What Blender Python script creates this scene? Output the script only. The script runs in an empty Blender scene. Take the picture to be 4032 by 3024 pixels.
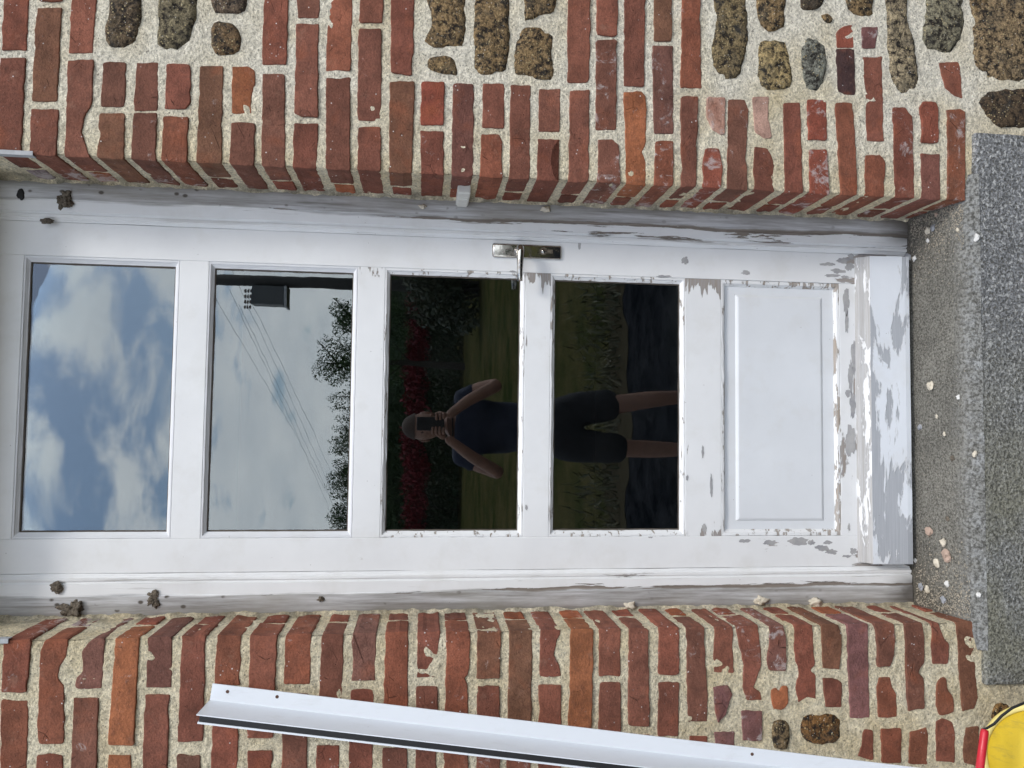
import bpy, bmesh, math, random
import numpy as np
from mathutils import Vector, Matrix, noise as mnoise
random.seed(7)
PI = math.pi
C = bpy.context.scene.collection
# ------------------------------------------------------------------ camera
F_PX, UC, VC = 3028.0, 2016.0, 1512.0
PITCH, YAW, ROLL = 6.626, 3.014, -1.059
CAM = Vector((0.0, -1.846, 1.375))
def _rot(ax, a, v): return Matrix.Rotation(a, 3, ax) @ v
_r, _d, _f = Vector((0, 0, -1)), Vector((-1, 0, 0)), Vector((0, 1, 0))
_r, _d, _f = [_rot(Vector((0, 0, 1)), -math.radians(YAW), v) for v in (_r, _d, _f)]
_X = -_d
_r, _d, _f = [_rot(_X, -math.radians(PITCH), v) for v in (_r, _d, _f)]
_F = _f.copy()
_r, _d, _f = [_rot(_F, math.radians(ROLL), v) for v in (_r, _d, _f)]
cam = bpy.data.cameras.new('camera'); co = bpy.data.objects.new('camera', cam); C.objects.link(co)
m = Matrix.Identity(4)
for i in range(3):
    m[i][0] = _r[i]; m[i][1] = -_d[i]; m[i][2] = -_f[i]; m[i][3] = CAM[i]
co.matrix_world = m
cam.sensor_fit = 'HORIZONTAL'; cam.sensor_width = 36; cam.lens = F_PX / 4032 * 36
cam.clip_start = 0.02; cam.clip_end = 2000
bpy.context.scene.camera = co
def at(u, v, Y):
    D = _r * ((u - UC) / F_PX) + _d * ((v - VC) / F_PX) + _f
    return CAM + D * ((Y - CAM.y) / D.y)
# ------------------------------------------------------------------ world and sun
SUN_EL, SUN_AZ = 52.0, 35.0      # azimuth from the wall's outward normal towards +X
scn = bpy.context.scene
w = bpy.data.worlds.new('World'); scn.world = w; w.use_nodes = True
nt = w.node_tree; nt.nodes.clear()
def nd(t, typ, **k):
    n = t.nodes.new(typ)
    for a, b in k.items(): setattr(n, a, b)
    return n
out = nd(nt, 'ShaderNodeOutputWorld')
sky = nd(nt, 'ShaderNodeTexSky', sky_type='NISHITA', sun_disc=False)
sky.sun_elevation = math.radians(SUN_EL)
sunv = Vector((math.sin(math.radians(SUN_AZ)) * math.cos(math.radians(SUN_EL)), -math.cos(math.radians(SUN_AZ)) * math.cos(math.radians(SUN_EL)), math.sin(math.radians(SUN_EL))))
sky.sun_rotation = math.atan2(sunv.x, sunv.y)
sky.air_density = 1.2; sky.dust_density = 1.5; sky.ozone_density = 2.0
bg1 = nd(nt, 'ShaderNodeBackground'); bg1.inputs[1].default_value = 0.15; sky.altitude = 200
bg2 = nd(nt, 'ShaderNodeBackground')
tc = nd(nt, 'ShaderNodeTexCoord'); sep = nd(nt, 'ShaderNodeSeparateXYZ')
L = nt.links.new
L(tc.outputs['Generated'], sep.inputs[0])
def wm(op, a, b=None, clamp=False):
    n = nd(nt, 'ShaderNodeMath', operation=op, use_clamp=clamp)
    for i, x in enumerate((a, b)):
        if x is None: continue
        if isinstance(x, (int, float)): n.inputs[i].default_value = x
        else: L(x, n.inputs[i])
    return n.outputs[0]
zz = wm('ADD', wm('MAXIMUM', sep.outputs[2], 0.0), 0.25)
px = wm('DIVIDE', sep.outputs[0], zz); py = wm('DIVIDE', sep.outputs[1], zz)
cb = nd(nt, 'ShaderNodeCombineXYZ'); L(px, cb.inputs[0]); L(py, cb.inputs[1])
n1 = nd(nt, 'ShaderNodeTexNoise'); n1.inputs['Scale'].default_value = 5.2; n1.inputs['Detail'].default_value = 6; n1.inputs['Roughness'].default_value = .52; n1.inputs['Distortion'].default_value = .35
L(cb.outputs[0], n1.inputs['Vector'])
n2 = nd(nt, 'ShaderNodeTexNoise'); n2.inputs['Scale'].default_value = 5.0; n2.inputs['Detail'].default_value = 4
mp = nd(nt, 'ShaderNodeMapping'); mp.inputs['Location'].default_value = (3.1, 1.7, 5); L(cb.outputs[0], mp.inputs[0]); L(mp.outputs[0], n2.inputs['Vector'])
low = wm('MULTIPLY', wm('SUBTRACT', 0.30, sep.outputs[2], True), 1.3)      # more cloud towards the horizon
mask = nd(nt, 'ShaderNodeMapRange', interpolation_type='SMOOTHSTEP')
L(wm('ADD', n1.outputs['Fac'], low), mask.inputs['Value']); mask.inputs['From Min'].default_value = .43; mask.inputs['From Max'].default_value = .60
cr = nd(nt, 'ShaderNodeMix', data_type='RGBA'); cr.inputs['A'].default_value = (.58, .63, .70, 1); cr.inputs['B'].default_value = (1.0, 1.0, 1.0, 1)
L(n2.outputs['Fac'], cr.inputs['Factor']); L(cr.outputs['Result'], bg2.inputs[0]); bg2.inputs[1].default_value = 1.75
mx = nd(nt, 'ShaderNodeMixShader'); L(wm('MULTIPLY', mask.outputs[0], .93), mx.inputs[0]); L(sky.outputs[0], bg1.inputs[0]); L(bg1.outputs[0], mx.inputs[1]); L(bg2.outputs[0], mx.inputs[2]); L(mx.outputs[0], out.inputs[0])
sd = bpy.data.lights.new('sun', 'SUN'); so = bpy.data.objects.new('sun', sd); C.objects.link(so)
sd.energy = 1.35; sd.angle = math.radians(12); sd.color = (1.0, .96, .9)
so.rotation_euler = (-sunv).to_track_quat('-Z', 'Y').to_euler(); so.location = (3, -5, 8)
scn.view_settings.view_transform = 'Standard'; scn.view_settings.look = 'None'; scn.view_settings.gamma = 1
scn.view_settings.use_curve_mapping = False; scn.view_settings.exposure = 0.38
scn.render.engine = 'CYCLES'
# ------------------------------------------------------------------ object helpers
def tag(o, label=None, cat=None, group=None, kind=None):
    if label: o['label'] = label
    if cat: o['category'] = cat
    if group: o['group'] = group
    if kind: o['kind'] = kind
    return o
def empty(name, label, cat, loc=(0, 0, 0), group=None, kind=None):
    o = bpy.data.objects.new(name, None); o.location = loc; C.objects.link(o); o.empty_display_size = .05
    return tag(o, label, cat, group, kind)
def wpos(o):
    p = Vector((0, 0, 0))
    while o: p += o.location; o = o.parent
    return p
def link(name, me, mat, parent=None, kind=None):
    """mesh vertices come in world coordinates; they are made relative to the parent"""
    o = bpy.data.objects.new(name, me)
    if mat: me.materials.append(mat)
    C.objects.link(o)
    if parent:
        o.parent = parent
        me.transform(Matrix.Translation(-wpos(parent)))
    if kind: o['kind'] = kind
    return o
def from_np(name, V, Fc, mat, parent=None, kind=None, smooth=True):
    me = bpy.data.meshes.new(name); me.from_pydata(V, [], Fc); me.update()
    if smooth: me.polygons.foreach_set('use_smooth', [True] * len(me.polygons))
    return link(name, me, mat, parent, kind)
def bm_obj(name, bm, mat, parent=None, kind=None, smooth=False):
    me = bpy.data.meshes.new(name); bm.normal_update(); bm.to_mesh(me); bm.free()
    if smooth: me.polygons.foreach_set('use_smooth', [True] * len(me.polygons))
    return link(name, me, mat, parent, kind)
def bm_box(bm, x0, x1, y0, y1, z0, z1, bevel=0.0, seg=2):
    b = bmesh.new()
    vs = [b.verts.new(p) for p in ((x0, y0, z0), (x1, y0, z0), (x1, y1, z0), (x0, y1, z0), (x0, y0, z1), (x1, y0, z1), (x1, y1, z1), (x0, y1, z1))]
    for f in ((0, 3, 2, 1), (4, 5, 6, 7), (0, 1, 5, 4), (1, 2, 6, 5), (2, 3, 7, 6), (3, 0, 4, 7)): b.faces.new([vs[i] for i in f])
    if bevel: bmesh.ops.bevel(b, geom=b.edges[:], offset=bevel, segments=seg, affect='EDGES', profile=.5)
    t = bpy.data.meshes.new('t'); b.to_mesh(t); b.free(); bm.from_mesh(t); bpy.data.meshes.remove(t)
def box(name, x0, x1, y0, y1, z0, z1, mat, parent=None, bevel=0.0, kind=None):
    bm = bmesh.new(); bm_box(bm, x0, x1, y0, y1, z0, z1, bevel); return bm_obj(name, bm, mat, parent, kind)
def extrude_profile(name, prof, p0, p1, ex, ey, mat, parent=None, segs=1, wob=0.0, smooth=False):
    """closed 2-D profile [(a,b)] swept from p0 to p1; a along ex, b along ey"""
    V = []; n = len(prof); Fc = []
    for s in range(segs + 1):
        t = s / segs; p = p0.lerp(p1, t)
        for k, (a, b) in enumerate(prof):
            q = p + ex * a + ey * b
            if wob: q += ex * wob * mnoise.noise(q * 9 + Vector((k, 0, 0))) + ey * wob * mnoise.noise(q * 7 + Vector((0, k, 0)))
            V.append(tuple(q))
    for s in range(segs):
        for k in range(n): a = s * n + k; b = s * n + (k + 1) % n; Fc.append((a, b, b + n, a + n))
    Fc.append(tuple(range(n))[::-1]); Fc.append(tuple(segs * n + k for k in range(n)))
    o = from_np(name, V, Fc, mat, parent, smooth=smooth)
    bm = bmesh.new(); bm.from_mesh(o.data); bmesh.ops.recalc_face_normals(bm, faces=bm.faces[:]); bm.to_mesh(o.data); bm.free()
    return o
def tube_bm(bm, pts, rads, n=10, cap=True):
    rings = []
    for i, p in enumerate(pts):
        p = Vector(p); a = Vector(pts[max(i - 1, 0)]); b = Vector(pts[min(i + 1, len(pts) - 1)])
        t = (b - a).normalized(); h = Vector((0, 0, 1)) if abs(t.z) < .9 else Vector((1, 0, 0))
        u = t.cross(h).normalized(); v = t.cross(u).normalized(); r = rads[i] if isinstance(rads, (list, tuple)) else rads
        rings.append([bm.verts.new(p + (u * math.cos(2 * PI * k / n) + v * math.sin(2 * PI * k / n)) * r) for k in range(n)])
    for i in range(len(rings) - 1):
        for k in range(n): bm.faces.new((rings[i][k], rings[i][(k + 1) % n], rings[i + 1][(k + 1) % n], rings[i + 1][k]))
    if cap: bm.faces.new(rings[0][::-1]); bm.faces.new(rings[-1])
def vnoise(x, y, s, seed=0):
    x = np.asarray(x) * s + 1000.0; y = np.asarray(y) * s + 1000.0
    xi = np.floor(x).astype(np.int64); yi = np.floor(y).astype(np.int64); fx = x - xi; fy = y - yi
    fx = fx * fx * (3 - 2 * fx); fy = fy * fy * (3 - 2 * fy)
    def h(a, b):
        n = (a * 374761393 + b * 668265263 + seed * 1442695041) & 0x7fffffff
        n = ((n ^ (n >> 13)) * 1274126177) & 0x7fffffff
        return ((n ^ (n >> 16)) & 0xffff) / 65535.0 * 2 - 1
    return (h(xi, yi) * (1 - fx) + h(xi + 1, yi) * fx) * (1 - fy) + (h(xi, yi + 1) * (1 - fx) + h(xi + 1, yi + 1) * fx) * fy
# ------------------------------------------------------------------ materials
class G:
    def __init__(s, name, rough=.8, metal=0.0, spec=.5):
        s.m = bpy.data.materials.new(name); s.m.use_nodes = True; s.t = s.m.node_tree; s.t.nodes.clear()
        s.o = nd(s.t, 'ShaderNodeOutputMaterial'); s.b = nd(s.t, 'ShaderNodeBsdfPrincipled'); s.l(s.b.outputs[0], s.o.inputs[0])
        s.b.inputs['Roughness'].default_value = rough; s.b.inputs['Metallic'].default_value = metal; s.b.inputs['Specular IOR Level'].default_value = spec
        s.pos = nd(s.t, 'ShaderNodeNewGeometry').outputs['Position']; s._h = None
        sp = nd(s.t, 'ShaderNodeSeparateXYZ'); s.l(s.pos, sp.inputs[0]); s.x, s.y, s.z = sp.outputs
    def l(s, a, b): s.t.links.new(a, b)
    def set(s, inp, v):
        if isinstance(v, (int, float)): inp.default_value = v
        elif isinstance(v, tuple): inp.default_value = v if len(v) == 4 or len(inp.default_value) == 3 else v + (1,)
        else: s.l(v, inp)
    def m_(s, op, a, b=0.0, clamp=False):
        n = nd(s.t, 'ShaderNodeMath', operation=op, use_clamp=clamp); s.set(n.inputs[0], a); s.set(n.inputs[1], b); return n.outputs[0]
    def noise(s, scale, detail=4, rough=.55, st=(1, 1, 1), off=(0, 0, 0), dist=0.0, vec=None):
        mp = nd(s.t, 'ShaderNodeMapping'); mp.inputs['Scale'].default_value = st; mp.inputs['Location'].default_value = off; s.l(vec or s.pos, mp.inputs[0])
        n = nd(s.t, 'ShaderNodeTexNoise'); n.inputs['Scale'].default_value = scale; n.inputs['Detail'].default_value = detail; n.inputs['Roughness'].default_value = rough; n.inputs['Distortion'].default_value = dist
        s.l(mp.outputs[0], n.inputs['Vector']); return n.outputs['Fac']
    def vor(s, scale, st=(1, 1, 1), feature='F1', out='Distance', off=(0, 0, 0)):
        mp = nd(s.t, 'ShaderNodeMapping'); mp.inputs['Scale'].default_value = st; mp.inputs['Location'].default_value = off; s.l(s.pos, mp.inputs[0])
        n = nd(s.t, 'ShaderNodeTexVoronoi', feature=feature); n.inputs['Scale'].default_value = scale; s.l(mp.outputs[0], n.inputs['Vector']); return n.outputs[out]
    def step(s, v, a, b, lo=0.0, hi=1.0):
        n = nd(s.t, 'ShaderNodeMapRange'); s.set(n.inputs['Value'], v); n.inputs['From Min'].default_value = a; n.inputs['From Max'].default_value = b
        n.inputs['To Min'].default_value = lo; n.inputs['To Max'].default_value = hi; return n.outputs[0]
    def mix(s, f, a, b, mode='MIX'):
        n = nd(s.t, 'ShaderNodeMix', data_type='RGBA', blend_type=mode); s.set(n.inputs['Factor'], f); s.set(n.inputs['A'], a); s.set(n.inputs['B'], b); return n.outputs['Result']
    def mul(s, col, v):
        cbn = nd(s.t, 'ShaderNodeCombineColor'); [s.l(v, cbn.inputs[i]) for i in range(3)]
        return s.mix(1.0, col, cbn.outputs[0], 'MULTIPLY')
    def col(s, c): s.set(s.b.inputs['Base Color'], c); return s
    def bump(s, h, dist, strength=1.0):
        n = nd(s.t, 'ShaderNodeBump'); n.inputs['Distance'].default_value = dist; n.inputs['Strength'].default_value = strength; s.set(n.inputs['Height'], h)
        if s._h: s.l(s._h, n.inputs['Normal'])
        s._h = n.outputs[0]; s.l(s._h, s.b.inputs['Normal']); return s
def plain(name, c, rough=.6, metal=0.0, spec=.5):
    g = G(name, rough, metal, spec)
    n = g.noise(18, 4); g.col(g.mul(c + (1,), g.step(n, .3, .7, .88, 1.1))); g.bump(g.noise(160, 3), .0006); return g.m
# brick: the object's own colour, mottled, with lime smears, specks, pits
def brick_mat():
    g = G('fired_brick', .9, spec=.25)
    oi = nd(g.t, 'ShaderNodeObjectInfo'); rnd = oi.outputs['Random']
    off = nd(g.t, 'ShaderNodeCombineXYZ'); g.l(g.m_('MULTIPLY', rnd, 37.0), off.inputs[0]); g.l(g.m_('MULTIPLY', rnd, 91.0), off.inputs[2])
    va = nd(g.t, 'ShaderNodeVectorMath', operation='ADD'); g.l(g.pos, va.inputs[0]); g.l(off.outputs[0], va.inputs[1]); v = va.outputs[0]
    big = g.noise(14, 4, .6, vec=v); mid = g.noise(48, 6, .7, vec=v); fine = g.noise(230, 4, .75)
    c = g.mul(oi.outputs['Color'], g.step(big, .3, .72, .62, 1.28))
    c = g.mix(g.step(mid, .48, .74, 0, .6), c, (.095, .042, .03, 1))
    c = g.mix(g.step(g.noise(20, 5, .7, vec=v, off=(14, 4, 24)), .58, .72, 0, .45), c, (.30, .17, .12, 1))
    c = g.mix(g.step(g.noise(11, 3, .6, vec=v, off=(4, 4, 4)), .55, .8, 0, .6), c, (.34, .10, .045, 1))
    c = g.mul(c, g.step(fine, .3, .7, .72, 1.25))
    alpha = oi.outputs['Alpha']     # 1 = clean, lower = more lime
    lime = g.m_('ADD', g.noise(26, 6, .72, vec=v, off=(9, 1, 3), dist=.6), g.m_('MULTIPLY', g.m_('SUBTRACT', 1.0, alpha), .30))
    lime = g.m_('ADD', lime, g.m_('MULTIPLY', g.step(g.y, .06, .19), g.step(g.z, .6, 2.3, .03, .17)))
    c = g.mix(g.step(lime, .69, .78, 0, .62), c, (.55, .50, .48, 1))
    spk = g.step(g.vor(75, off=(3, 3, 3)), .10, .14, 1, 0)
    spm = g.m_('MULTIPLY', spk, g.step(g.noise(17, 2, vec=v), .55, .62))
    c = g.mix(g.m_('MULTIPLY', spm, .8), c, (.78, .76, .74, 1))
    pit = g.step(g.vor(120), .07, .13, 1, 0); pit = g.m_('MULTIPLY', pit, g.step(g.noise(40, 2, off=(7, 7, 7)), .52, .6))
    c = g.mix(g.m_('MULTIPLY', pit, .8), c, (.035, .015, .012, 1))
    crk = g.step(g.vor(13, feature='DISTANCE_TO_EDGE', st=(1, 1, 1.6)), 0.0, .009, 1, 0)
    crk = g.m_('MULTIPLY', crk, g.step(g.noise(15, 2, off=(17, 7, 2), vec=v), .60, .66))
    c = g.mix(g.m_('MULTIPLY', crk, .45), c, (.04, .018, .014, 1))
    g.col(c)
    h = g.m_('ADD', g.m_('MULTIPLY', mid, 1.2), g.m_('MULTIPLY', fine, .5)); h = g.m_('SUBTRACT', h, g.m_('MULTIPLY', g.m_('MAXIMUM', pit, crk), 1.2)); g.bump(h, .0034, 1.0)
    return g.m
M = {}
M['brick'] = brick_mat()
def mortar_mat():
    g = G('lime_mortar', .95, spec=.15)
    sand = g.noise(170, 4, .75); blot = g.noise(7, 4, .6); mid = g.noise(70, 5, .7)
    c = g.mix(g.step(blot, .38, .66), (.80, .72, .54, 1), (.72, .61, .40, 1))
    rub = g.m_('MULTIPLY', g.step(g.x, .62, .80), g.step(g.noise(3.1, 3), .35, .55))
    c = g.mix(g.m_('MULTIPLY', rub, .75), c, (.88, .83, .71, 1))
    c = g.mul(c, g.step(mid, .28, .72, .72, 1.2))
    c = g.mul(c, g.step(sand, .34, .66, .62, 1.32))
    g1 = g.step(g.vor(95, off=(1, 2, 3)), .15, .25, 1, 0); g1 = g.m_('MULTIPLY', g1, g.step(g.noise(60, 2, off=(5, 0, 0)), .44, .52))
    c = g.mix(g.m_('MULTIPLY', g1, .62), c, (.17, .15, .12, 1))
    g2 = g.step(g.vor(150, off=(8, 2, 3)), .10, .18, 1, 0); g2 = g.m_('MULTIPLY', g2, g.step(g.noise(50, 2, off=(5, 9, 0)), .52, .58))
    c = g.mix(g.m_('MULTIPLY', g2, .8), c, (.80, .78, .72, 1))
    # grime where the reveals meet the door frame and low on the wall
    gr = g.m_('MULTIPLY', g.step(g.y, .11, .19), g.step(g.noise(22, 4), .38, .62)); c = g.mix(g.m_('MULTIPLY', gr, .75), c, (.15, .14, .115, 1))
    g.col(c); h = g.m_('ADD', g.m_('MULTIPLY', sand, 1.2), g.m_('MULTIPLY', mid, 1.2)); g.bump(h, .0058, 1.0)
    return g.m
M['mortar'] = mortar_mat()
def stone_mat():
    g = G('rubble_stone', .85, spec=.35)
    oi = nd(g.t, 'ShaderNodeObjectInfo'); v = None
    a = g.noise(62, 6, .78); b = g.noise(16, 4, .6); s = g.noise(190, 4, .75)
    c = g.mix(g.step(a, .42, .56), (.022, .016, .013, 1), oi.outputs['Color'])
    c = g.mix(g.step(b, .5, .7, 0, .65), c, (.09, .085, .07, 1))
    c = g.mix(g.m_('MULTIPLY', g.step(g.vor(120), .16, .26, 1, 0), g.step(g.noise(55, 2), .44, .52)), c, (.62, .50, .27, 1))
    c = g.mix(g.m_('MULTIPLY', g.step(g.vor(115, off=(2, 2, 2)), .10, .18, 1, 0), g.step(g.noise(33, 2, off=(1, 1, 1)), .5, .58)), c, (.70, .66, .58, 1))
    c = g.mul(c, g.step(s, .35, .65, .45, 1.55)); g.col(c)
    g.bump(g.m_('ADD', a, g.m_('MULTIPLY', s, .8)), .014, 1.0); return g.m
M['stone'] = stone_mat()
# ---- paints
def paint(name, grain='Z', base=(.81, .815, .815), amount=.75, end=None, under=(.36, .35, .345), under2=(.30, .25, .21), scale=30, frame=False, low=False, kick=False):
    g = G(name, .42, spec=.45)
    st = (1, 1, .22) if grain == 'Z' else (.22, 1, 1)
    n = g.noise(scale, 6, .62, st=st, dist=.4)
    n = g.m_('ADD', n, g.m_('MULTIPLY', g.m_('SUBTRACT', g.noise(scale * 4, 3, .6, st=st), .5), .18))
    stf = (6, 1, .12) if grain == 'Z' else (.12, 1, 6)
    fib = g.noise(70, 4, .7, st=stf)
    th = n
    if frame: n = g.noise(42, 6, .66, st=(1.3, 1, .10), dist=.5)
    dx = g.m_('ABSOLUTE', g.m_('SUBTRACT', g.x, .0565))
    if end:      # flaking at the ends of a rail, next to the stiles
        spikes = g.noise(60, 3, .6, st=(.1, 1, 1.0), off=(end[2] if len(end) > 2 else 0, 0, 0))
        e = g.step(g.m_('ADD', dx, g.m_('MULTIPLY', g.m_('SUBTRACT', spikes, .5), .16)), .322, .342, 0, end[0])
        side = g.step(g.x, -.05, .15, end[1], 1.0); th = g.m_('ADD', th, g.m_('MULTIPLY', e, side))
    if kick: th = g.m_('ADD', th, g.step(g.x, .35, -.25, -.02, .045))
    if low:      # more flaking near the foot of the door
        th = g.m_('ADD', th, g.m_('ADD', g.step(g.z, .55, .08, 0, .12), g.step(g.z, .22, .11, 0, .14)))
    c = base + (1,)
    c = g.mul(c, g.step(g.noise(5, 4, .6), .3, .7, .95, 1.03))
    c = g.mix(g.m_('MULTIPLY', g.step(g.noise(9, 5, .65, off=(3, 3, 3)), .52, .75), .22), c, (.55, .52, .45, 1))
    if frame:
        s = g.m_('DIVIDE', g.m_('SUBTRACT', dx, .4465), .098)
        wob = g.m_('MULTIPLY', g.m_('SUBTRACT', g.noise(7, 4, .6, st=(1, 1, .4)), .5), .35)
        sw = g.m_('ADD', s, wob)
        dirty = g.mix(g.step(g.noise(60, 5, .7, st=(1.2, 1, .06)), .35, .68), (.66, .665, .68, 1), (.25, .24, .225, 1))
        dirty = g.mix(g.m_('MULTIPLY', g.step(g.noise(6, 5, .65, st=(1, 1, .35), off=(4, 0, 8)), .48, .66), .6), dirty, (.33, .31, .27, 1))
        dirty = g.mix(g.step(g.m_('ADD', s, g.m_('MULTIPLY', g.noise(12, 5, .65, st=(1, 1, .3)), .6)), 1.02, 1.32, 0, .9), dirty, (.21, .195, .17, 1))
        spots = g.m_('MULTIPLY', g.step(g.vor(38, st=(1, 1, .7)), .12, .22, 1, 0), g.step(g.m_('ADD', g.noise(14, 3, off=(0, 5, 0)), g.step(g.z, 1.5, 2.3, 0, .08)), .50, .56))
        dirty = g.mix(g.m_('MULTIPLY', spots, g.step(g.z, .9, 2.0, .3, 1.0)), dirty, (.09, .075, .06, 1))
        c = g.mix(g.step(sw, .44, .50), c, dirty)
        lines = g.m_('MULTIPLY', g.step(g.noise(55, 5, .7, st=(2.2, 1, .05), off=(6, 0, 1)), .60, .66), g.step(g.noise(5, 3, off=(0, 0, 9)), .42, .55)); c = g.mix(g.m_('MULTIPLY', lines, .6), c, (.27, .25, .23, 1))
        band = g.m_('MULTIPLY', g.step(sw, .41, .46), g.step(sw, .55, .50))
        amt = g.m_('ADD', g.step(g.z, 2.2, .9, -.22, .095), g.step(g.x, -.1, .2, -.04, 0.0))
        pl = g.step(g.m_('ADD', g.m_('ADD', g.m_('MULTIPLY', n, 1.0), amt), g.m_('MULTIPLY', band, .20)), .66, .675)
        pl = g.m_('MULTIPLY', pl, g.step(sw, .55, .49)); pl = g.m_('MULTIPLY', pl, g.step(sw, .02, .16))
        wood = g.mix(g.step(fib, .3, .7), (.12, .10, .085, 1), (.30, .26, .22, 1))
        c = g.mix(pl, c, wood)
        rot = g.m_('MULTIPLY', g.step(g.m_('ADD', g.z, g.m_('MULTIPLY', g.noise(20, 4, .6, st=(1, 1, .3)), .10)), .14, .06), g.step(sw, .1, .45)); c = g.mix(g.m_('MULTIPLY', rot, .8), c, (.07, .06, .05, 1))
        edge = pl
    else:
        pl = g.step(th, amount, amount + .012)
        wood = g.mix(g.step(fib, .35, .65), under + (1,), under2 + (1,))
        if kick: th = None or th; wood = g.mix(g.step(fib, .3, .7), (.33, .345, .37, 1), (.45, .465, .49, 1))
        c = g.mix(pl, c, wood); edge = pl
        c = g.mix(g.m_('MULTIPLY', g.m_('MULTIPLY', g.step(th, amount - .014, amount - .003), g.step(th, amount + .004, amount)), .35), c, (.35, .33, .30, 1))
    dots = g.m_('MULTIPLY', g.step(g.vor(46, off=(5, 3, 1)), .035, .06, 1, 0), g.step(g.noise(9, 2, off=(2, 7, 0)), .54, .6))
    c = g.mix(g.m_('MULTIPLY', dots, .7), c, (.16, .13, .11, 1))
    g.col(c)
    g.set(g.b.inputs['Roughness'], g.step(edge, 0, 1, .42, .85))
    h = g.m_('ADD', g.m_('MULTIPLY', edge, -1.0), g.m_('MULTIPLY', fib, .18)); g.bump(h, .0009, 1.0); g.bump(g.noise(4.5, 3), .004, .35)
    return g.m
M['stile'] = paint('white_paint_stile', 'Z', amount=.735, low=True)
M['rail_up'] = paint('white_paint_upper_rail', 'X', amount=.80)
M['rail_mid'] = paint('white_paint_flaking_rail', 'X', amount=.745, end=(.22, .55))
M['rail_low'] = paint('white_paint_flaked_low_rail', 'X', amount=.70, end=(.34, .55, 3.0))
M['rail_bot'] = paint('white_paint_bottom_rail', 'X', amount=.63, end=(.10, 1.0, 5.0), scale=22)
M['bead_up'] = paint('white_paint_bead', 'X', amount=.70, base=(.74, .75, .77))
M['bead_low'] = paint('flaky_paint_bead', 'X', amount=.60, scale=60, low=True, under=(.42, .40, .38), under2=(.34, .28, .22))
M['kick'] = paint('worn_kick_board_paint', 'X', amount=.525, scale=13, kick=True, base=(.72, .75, .79))
M['kick_top'] = paint('weathered_drip_ledge', 'X', amount=.45, scale=30, under=(.50, .50, .50), under2=(.40, .385, .365))
M['panel'] = paint('white_paint_panel', 'Z', amount=.80, base=(.74, .76, .78))
M['frame'] = paint('weathered_frame_paint', 'Z', frame=True)
_g = G('white_aluminium', .35); _g.col(_g.mul((.80, .84, .89, 1), _g.step(_g.noise(3, 3), .3, .7, .97, 1.0))); _c = _g.mix(_g.m_('MULTIPLY', _g.m_('MULTIPLY', _g.step(_g.vor(30), .03, .06, 1, 0), _g.step(_g.noise(8, 2), .5, .56)), .7), _g.b.inputs['Base Color'].links[0].from_socket, (.16, .14, .12, 1)); _c = _g.mix(_g.step(_g.noise(30, 6, .7, st=(1, 1, .3)), .56, .75, 0, .22), _c, (.42, .40, .36, 1)); _g.col(_c); M['pvc'] = _g.m
M['plastic'] = plain('ivory_plastic', (.72, .71, .66), .4)
M['black'] = plain('black_rubber', (.012, .012, .013), .6)
def metal_mat():
    g = G('worn_chrome', .16, 1.0)
    n = g.noise(60, 5, .7); g.col(g.mix(g.step(n, .45, .7), (.55, .54, .51, 1), (.24, .20, .17, 1)))
    g.set(g.b.inputs['Roughness'], g.step(n, .4, .7, .10, .35)); g.bump(g.noise(25, 3), .0006, .6); return g.m
M['chrome'] = metal_mat()
def glass_mat():
    g = G('window_glass'); g.t.nodes.remove(g.b)
    fr = nd(g.t, 'ShaderNodeFresnel'); fr.inputs[0].default_value = 2.25
    gl = nd(g.t, 'ShaderNodeBsdfGlossy'); gl.inputs['Roughness'].default_value = 0.0; gl.inputs['Color'].default_value = (.95, .98, 1, 1)
    tr = nd(g.t, 'ShaderNodeBsdfTransparent'); tr.inputs[0].default_value = (.72, .78, .78, 1)
    bp = nd(g.t, 'ShaderNodeBump'); bp.inputs['Distance'].default_value = .0016; bp.inputs['Strength'].default_value = .035; g.l(g.noise(7, 2, st=(1, 1, 1.8)), bp.inputs['Height'])
    g.l(bp.outputs[0], gl.inputs['Normal'])
    mx = nd(g.t, 'ShaderNodeMixShader'); g.l(fr.outputs[0], mx.inputs[0]); g.l(tr.outputs[0], mx.inputs[1]); g.l(gl.outputs[0], mx.inputs[2])
    df = nd(g.t, 'ShaderNodeBsdfDiffuse'); df.inputs[0].default_value = (.5, .5, .48, 1)
    m2 = nd(g.t, 'ShaderNodeMixShader'); dirt = g.m_('ADD', g.m_('MULTIPLY', g.step(g.noise(160, 3, .6), .67, .72), .022), g.step(g.noise(6, 5, .6), .50, .8, .0, .006))
    g.l(dirt, m2.inputs[0]); g.l(mx.outputs[0], m2.inputs[1]); g.l(df.outputs[0], m2.inputs[2]); g.l(m2.outputs[0], g.o.inputs[0]); return g.m
M['glass'] = glass_mat()
def granite_mat():
    g = G('granite', .75, spec=.4)
    n = g.noise(150, 4, .7); k = g.noise(95, 3, .6, off=(3, 0, 0)); w_ = g.noise(5, 4)
    c = g.mix(g.step(n, .40, .60), (.085, .086, .084, 1), (.31, .315, .32, 1))
    c = g.mix(g.step(k, .54, .62, 0, .75), c, (.62, .62, .60, 1)); c = g.mix(g.step(g.noise(170, 2, off=(9, 0, 0)), .56, .62, 0, .7), c, (.10, .09, .065, 1))
    c = g.mix(g.m_('MULTIPLY', g.step(g.x, .35, -.2), g.step(w_, .38, .55, .25, .75)), c, g.mul((.25, .24, .17, 1), g.step(n, .4, .6, .35, 1.2)))
    g.col(c); g.bump(g.m_('ADD', n, k), .006, 1.0); return g.m
M['granite'] = granite_mat()
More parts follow.
